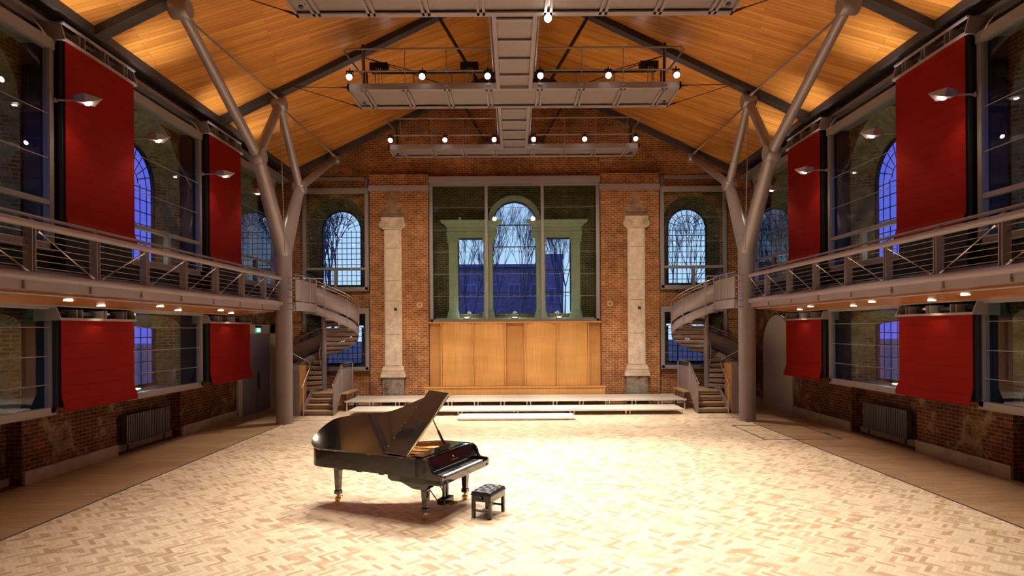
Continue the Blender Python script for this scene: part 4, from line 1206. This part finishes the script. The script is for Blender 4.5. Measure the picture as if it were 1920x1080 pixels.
m = MB(); m.box(.14, 1.43, .44, .64, .981, .996, .003); m.build('music_desk', M['piano'], pi_o, local=True)
# key bed and cheeks
m = MB(); m.box(0, W_, .02, .8, .60, .69, .006); m.ext([(.3, .6), (.95, .6), (1.02, .64), (1.02, .69), (.3, .69)], lambda a, b, d: (d, a, b), .0, .05); m.build('key_bed', M['piano'], pi_o, local=True)
for x0, x1 in ((0, .055), (W_ - .055, W_)):
    ch = [(.0, .62), (.0, .735), (.03, .755), (.12, .76), (.17, .775), (.2, .82), (.215, .88), (.24, .93), (.29, .97), (.36, .985), (.5, .985), (.5, .62)]
    m = MB(); m.ext(ch, lambda a, b, d: (d, a, b), x0, x1); m.build('cheek', M['piano'], pi_o, local=True, bevel=.004)
for x0, x1 in ((.055, .17), (W_ - .17, W_ - .055)):
    m = MB(); m.box(x0, x1, .03, .24, .69, .735, .006); m.build('key_block', M['piano'], pi_o, local=True)
m = MB(); m.box(.055, W_ - .055, .0, .03, .66, .715, .004); m.build('key_slip', M['piano'], pi_o, local=True)
m = MB(); m.ext([(.20, .745), (.22, .745), (.33, .965), (.31, .975), (.2, .80)], lambda a, b, d: (d, a, b), .06, W_ - .06); fb = m.build('fallboard', M['piano'], pi_o, local=True)
m = MB()
fbp = lambda x, t_: (x, .2165 + .0 + (.30 - .2) * t_ * .0 + .2 * 0, 0)
# small gold lyre-like emblem and a line of lettering strokes on the fallboard face (plane from (.20,.80) to (.31,.975))
def fpt(x, h, off=.002):
    t_ = h; y = .20 + .11 * t_ - off * .85; z = .80 + .175 * t_ + off * .5
    return (x, y, z)
m.tube([fpt(.785 + .016 * sin(q * .7), .52 + .026 * q) for q in range(6)], .003, 5)
m.tube([fpt(.785 - .016 * sin(q * .7), .52 + .026 * q) for q in range(6)], .003, 5)
m.tube([fpt(.785, .50), fpt(.785, .74)], .002, 5)
for i, (dx, hh) in enumerate([(-.10, .1), (-.082, .07), (-.064, .07), (-.046, .09), (-.028, .07), (-.010, .07), (.008, .07), (.026, .07), (.05, .1), (.068, .07), (.086, .07), (.104, .07)]):
    m.tube([fpt(.785 + dx, .30), fpt(.785 + dx + .006, .30 + hh)], .0022, 5)
    m.tube([fpt(.785 + dx, .30), fpt(.785 + dx + .012, .31)], .0018, 5)
m.build('gold_emblem', M['brass'], fb, local=True)
kb = MB(); kb.box(.17, W_ - .17, .05, .21, .69, .705); kbo = kb.build('keyboard', M['piano_dark'], pi_o, local=True)
kw = (W_ - .34) / 52
m = MB(); m.box(.0004, kw - .0008, .035, .19, .705, .732, .0015); wk = m.build('white_key', M['ivory'], kbo, local=True)
for i in range(52):
    c_ = wk if i == 0 else wk.copy()
    if i: COL.objects.link(c_)
    c_.parent = kbo; c_.location = (.17 + i * kw, 0, 0)
m = MB(); m.box(-.006, .006, .085, .195, .732, .745, .002); bk = m.build('black_key', M['piano_dark'], kbo, local=True)
fst = True
for i in range(51):
    if (i + 5) % 7 in (0, 1, 3, 4, 5):
        c_ = bk if fst else bk.copy()
        if not fst: COL.objects.link(c_)
        fst = False
        c_.parent = kbo; c_.location = (.17 + (i + 1) * kw, 0, 0)
# lid
th = R(33)
def lidmap(a, b, d): return (a * cos(th) - d * sin(th), b, .99 + a * sin(th) + d * cos(th))
v0 = .64
lido = [p_ for p_ in outl if p_[1] >= v0]
lido = [(a * 1.012 - .008 if a < .5 else a + .01, b + (.012 if b > 2.5 else 0)) for a, b in lido]
lido = [(lido[0][0], v0)] + lido + [(lido[-1][0], v0)]
m = MB(); m.ext(lido, lidmap, .0, .026); m.build('lid', M['piano'], pi_o, local=True, bevel=.004)
m = MB(); m.ext([(v0, .03), (v0, .052), (1.04, .1), (1.045, .075)], lambda b, d, a: lidmap(a, b, d), 0, 1.57); m.build('folded_front_lid', M['piano'], pi_o, local=True, bevel=.003)
m = MB()
for i in range(8):
    a = .12 + i * .19; p_ = lidmap(a, 1.03, .104); m.lathe([(.011, -.012), (.011, .012)], p_, 8)
m.build('lid_button', M['brass'], pi_o, local=True)
m = MB()
m.tube([lidmap(.0, v0 - .006, .03), lidmap(1.58, v0 - .006, .03)], .005, 6)
m.build('lid_hinge', M['brass'], pi_o, local=True)
m = MB()
for b_ in (.72, 1.35, 2.05, 2.4): m.tube([(-.006, b_, .985), (-.006, b_ + .07, .985)], .006, 6)
m.build('rim_hinge', M['brass'], pi_o, local=True)
m = MB(); pb_ = Vector((1.47, .86, .93)); pt_ = Vector(lidmap(1.30, 1.0, 0)); m.tube([pb_, pb_.lerp(pt_, .32), pb_.lerp(pt_, .38), pt_], [.026, .024, .013, .012], 8); m.build('prop_stick', M['piano'], pi_o, local=True)
# legs
def leg(x, y, zt_, name='leg'):
    prof = [(.075, zt_), (.08, zt_ - .05), (.062, zt_ - .1), (.054, zt_ - .14), (.04, .2), (.052, .19), (.052, .13), (.035, .12)]
    m = MB(); vs = []
    for r, z in prof: vs += [(x - r, y - r, z), (x + r, y - r, z), (x + r, y + r, z), (x - r, y + r, z)]
    fs = []
    for i in range(len(prof) - 1):
        for q in range(4): fs.append((i * 4 + q, i * 4 + (q + 1) % 4, i * 4 + 4 + (q + 1) % 4, i * 4 + 4 + q))
    fs += [(0, 1, 2, 3), tuple(len(vs) - 4 + q for q in range(4))]
    m.add(vs, fs); L_ = m.build(name, M['piano'], pi_o, local=True, bevel=.004)
    m = MB(); m.lathe([(.034, .08), (.034, .125)], (x, y, 0), 14)
    m.box(x - .03, x + .03, y - .008, y + .008, .035, .09)
    for dx in (-.024, .024): m.lathe([(.03, dx - .011), (.044, dx - .009), (.044, dx + .009), (.03, dx + .011)], (x, y + .01, .044), 18, axis='x')
    m.tube([(x - .05, y + .01, .044), (x + .05, y + .01, .044)], .01, 8); m.tube([(x, y, .1), (x + .06, y - .05, .09)], .007, 6)
    m.build('brass_caster', M['brass'], L_, local=True)
leg(.15, .40, .60); leg(W_ - .15, .40, .60); leg(.42, 2.40, .70)
for x in (.03, W_ - .27):
    m = MB(); m.ext([(.24, .6), (.95, .6), (.78, .585), (.55, .5), (.33, .5)], lambda a, b, d: (d, a, b), x, x + .24); m.build('leg_bracket', M['piano'], pi_o, local=True, bevel=.004)
m = MB(); m.box(.3, .56, 2.25, 2.5, .68, .7)
for b_ in (1.15, 1.6, 2.0): m.box(.05, 1.4 - (b_ - 1.1) * .7, b_, b_ + .09, .66, .72)
m.build('under_beams', M['piano_dark'], pi_o, local=True)
ly = (W_ / 2, .42)
m = MB(); m.box(ly[0] - .17, ly[0] + .17, ly[1] - .06, ly[1] + .06, .58, .61); 
for q in (-1, 1): m.box(ly[0] + q * .05 - .022, ly[0] + q * .05 + .022, ly[1] - .022, ly[1] + .022, .2, .6, .005)
m.box(ly[0] - .16, ly[0] + .16, ly[1] - .07, ly[1] + .07, .1, .2, .012); m.build('pedal_lyre', M['piano'], pi_o, local=True)
for q in (-1, 1):
    m = MB(); m.tube([(ly[0] + q * .13, ly[1] + .07, .15), (ly[0] + q * .2, ly[1] + .42, .62)], .01, 6); m.build('lyre_brace', M['piano'], pi_o, local=True)
for q in (-1, 0, 1):
    m = MB(); m.tube([(ly[0] + q * .075, ly[1] - .05, .12), (ly[0] + q * .075, ly[1] - .1, .115), (ly[0] + q * .075, ly[1] - .19, .1)], [.009, .011, .02], 8); m.build('pedal', M['brass'], pi_o, local=True)

# bench -------------------------------------------------------------------------------------
bn = thing('piano_bench', 'black adjustable piano bench with buttoned leather seat', 'bench', (-.505, 10.03, 0), atan2(.907, .42))
bw, bd_ = .54, .36
for i, (x, y) in enumerate(((-1, -1), (1, -1), (1, 1), (-1, 1))):
    m = MB(); m.box(x * (bw / 2 - .055), x * bw / 2, y * (bd_ / 2 - .055), y * bd_ / 2, 0, .3, .005); m.build('leg', M['piano'], bn, local=True)
m = MB(); m.box(-bw / 2, bw / 2, -bd_ / 2, bd_ / 2, .27, .375, .006); m.build('apron', M['piano'], bn, local=True)
m = MB(); m.box(-bw / 2 + .02, -bw / 2 + .045, -bd_ / 2 + .05, bd_ / 2 - .05, .1, .13); m.box(bw / 2 - .045, bw / 2 - .02, -bd_ / 2 + .05, bd_ / 2 - .05, .1, .13); m.box(-bw / 2 + .04, bw / 2 - .04, -.012, .012, .1, .13); m.build('stretcher', M['piano'], bn, local=True)
for q in (-1, 1):
    m = MB(); m.lathe([(.02, 0), (.036, q * .012), (.036, q * .03), (.028, q * .04)], (q * (bw / 2), 0, .325), 14, axis='x'); m.build('knob', M['piano_dark'], bn, local=True)
m = MB(); nx, ny = 36, 26; vs = []; fs = []
bt_ = [(i, j) for i in (-.16, 0, .16) for j in (-.08, .08)] + [(i, 0) for i in (-.08, .08)]
for j in range(ny + 1):
    for i in range(nx + 1):
        x = (-.5 + i / nx) * (bw + .02); y = (-.5 + j / ny) * (bd_ + .02)
        ex = min(1, (.5 * (bw + .02) - abs(x)) / .045); ey = min(1, (.5 * (bd_ + .02) - abs(y)) / .045)
        e_ = max(0, min(ex, ey)); z = .385 + .06 * sqrt(max(0, 1 - (1 - e_) ** 2))
        for bx2, by2 in bt_:
            dd = (x - bx2) ** 2 + (y - by2) ** 2; z -= .03 * math.exp(-dd / .0007)
            z -= 0.0
        z += .006 * cos(x * 2 * pi / .16) * cos(y * 2 * pi / .16) * e_
        vs.append((x, y, z))
for j in range(ny):
    for i in range(nx):
        a = j * (nx + 1) + i; fs.append((a, a + 1, a + nx + 2, a + nx + 1))
m.add(vs, fs, True); m.box(-(bw + .02) / 2, (bw + .02) / 2, -(bd_ + .02) / 2, (bd_ + .02) / 2, .372, .39, 0)
seat = m.build('seat_cushion', M['leather'], bn, local=True)
m = MB()
for bx2, by2 in bt_: m.lathe([(.012, 0), (.008, .006)], (bx2, by2, .42), 10)
m.build('button', M['leather'], seat, local=True)

# outside -------------------------------------------------------------------------------------
b = MB(); b.box(-120, 120, -60, 26.9 + 150, -.6, -.4); b.build('ground', M['ground'], kind='structure', label='dusk ground outside')
def tree(x, y, h, seed, depth=5, lean=0):
    rr = random.Random(seed); m = MB()
    def grow(p, d, l, r, k_):
        q = p + d * l
        mid = p.lerp(q, .5) + Vector((rr.uniform(-.04, .04), rr.uniform(-.04, .04), 0)) * l
        m.tube([p, mid, q], [r, r * .85, r * .7], 5 if k_ > 2 else 4, False)
        if k_ == 0: return
        for i in range(rr.choice((2, 3, 3, 4)) if k_ > 1 else 4):
            nd = (d + Vector((rr.uniform(-.42, .42), rr.uniform(-.3, .3), rr.uniform(.0, .3)))).normalized()
            grow(q, nd, l * rr.uniform(.65, .85), r * .62, k_ - 1)
    grow(Vector((x, y, -.4)), Vector((lean, 0, 1)).normalized(), h * .26, h * (.0065 if lean < .15 else .011), depth)
    return m.build('bare_tree', M['bark'])
tr_ = [(-3.4, 44, 14, 3, 6, 0), (.2, 40, 12.5, 5, 6, 0), (3.7, 46, 14, 9, 6, .05), (-12.4, 38, 14, 12, 5, .24), (-1.9, 52, 14, 21, 5, 0), (11.6, 42, 13, 31, 5, 0)]
tl = ['bare winter tree outside, left light of the central window', 'bare winter tree outside, middle of the central window', 'bare winter tree outside, right light of the central window', 'thick leaning bare tree outside the far left corner window', 'tall bare tree outside, left of the middle in the central window', 'bare tree outside the far right corner window']
for a, l_ in zip(tr_, tl): tag(tree(*a), l_, 'tree', 'bare trees outside')
h_ = thing('terraced_house', 'long low dark building across the street behind the central window', 'building', (0, 66, -.4))
b = MB(); b.box(-16, 4.4, 66, 74, -.4, 10.2); b.box(-16.2, 4.5, 65.8, 66, 9.95, 10.3); b.build('walls', M['house'], h_)
for i in range(9):
    for z in (2.6, 6.6):
        x = -15 + i * 2.4
        b = MB(); b.box(x, x + 1.3, 65.93, 66.02, z, z + 1.5); w_ = b.build('window', M['house_white'], h_)
        b = MB(); b.box(x + .1, x + .6, 65.9, 65.95, z + .1, z + 1.4); b.box(x + .7, x + 1.2, 65.9, 65.95, z + .1, z + 1.4); b.build('pane', M['house_glass'], w_)
h_ = thing('office_block', 'taller square building outside in the right light of the central window', 'building', (5, 58, -.4))
b = MB(); b.box(3.2, 4.8, 58, 65.5, -.4, 10.4); b.build('walls', M['house'], h_)
for z in (2.0, 5.6):
    b = MB(); b.box(3.35, 4.6, 57.93, 58.02, z, z + 1.5); w_ = b.build('window', M['house_white'], h_)
    b = MB()
    for i in range(2): b.box(3.42 + i * .6, 3.92 + i * .6, 57.9, 57.95, z + .1, z + 1.4)
    b.build('pane', M['house_glass'], w_)
for s in (-1, 1):
    side = 'left' if s < 0 else 'right'
    b = MB(); b.box(s * 24, s * 30, -20, 24, -.4, 6.5); o = b.build('street_block', M['house'], None, label='dark building outside the %s side windows' % side, cat='building')

# lights / world --------------------------------------------------------------------------------
for x in (-2.1, 0, 1.95):
    l = bpy.data.lights.new('recess_light', 'POINT'); l.energy = 9; l.color = (.88, 1, .84); l.shadow_soft_size = .1
    lo = bpy.data.objects.new('recess_light', l); COL.objects.link(lo); lo.location = (x, 26.15, 3.85)
w = bpy.data.worlds.new('world'); scn.world = w; w.use_nodes = True
nt = w.node_tree; bg = nt.nodes['Background']
tc = nt.nodes.new('ShaderNodeTexCoord'); sx = nt.nodes.new('ShaderNodeSeparateXYZ'); nt.links.new(tc.outputs['Generated'], sx.inputs[0])
def ramp_(src, stops):
    r_ = nt.nodes.new('ShaderNodeValToRGB'); nt.links.new(src, r_.inputs[0])
    r_.color_ramp.elements[0].position = stops[0][0]; r_.color_ramp.elements[0].color = (*stops[0][1], 1)
    r_.color_ramp.elements[1].position = stops[-1][0]; r_.color_ramp.elements[1].color = (*stops[-1][1], 1)
    for p_, c_ in stops[1:-1]:
        e_ = r_.color_ramp.elements.new(p_); e_.color = (*c_, 1)
    return r_.outputs[0]
east = ramp_(sx.outputs[2], [(0, (.58, .74, 1)), (.25, (.46, .6, 1)), (.8, (.3, .36, 1))])
sides = ramp_(sx.outputs[2], [(0, (.12, .12, .72)), (.3, (.13, .14, .78)), (.8, (.28, .33, 1))])
my = ramp_(sx.outputs[1], [(.855, (0, 0, 0)), (.93, (1, 1, 1))])
mxn = nt.nodes.new('ShaderNodeMix'); mxn.data_type = 'RGBA'
nt.links.new(my, mxn.inputs[0]); nt.links.new(sides, mxn.inputs[6]); nt.links.new(east, mxn.inputs[7])
nt.links.new(mxn.outputs[2], bg.inputs[0]); bg.inputs[1].default_value = 1.5

# camera -------------------------------------------------------------------------------------------
cam = bpy.data.cameras.new('camera'); co = bpy.data.objects.new('camera', cam); COL.objects.link(co)
cam.sensor_width = 36; cam.lens = 1120 / 1920 * 36
cam.shift_x = -2.5 / 1920; cam.shift_y = 77.5 / 1920
cam.clip_end = 500; cam.clip_start = .05
co.location = (-.07, 0, 3.1)
co.rotation_euler = (Matrix.Rotation(R(90), 4, 'X') @ Matrix.Rotation(R(-.37), 4, 'Z')).to_euler()
scn.camera = co
scn.view_settings.view_transform = 'Standard'; scn.view_settings.look = 'None'; scn.view_settings.gamma = 1
scn.view_settings.exposure = 0.0
scn.view_settings.use_curve_mapping = False
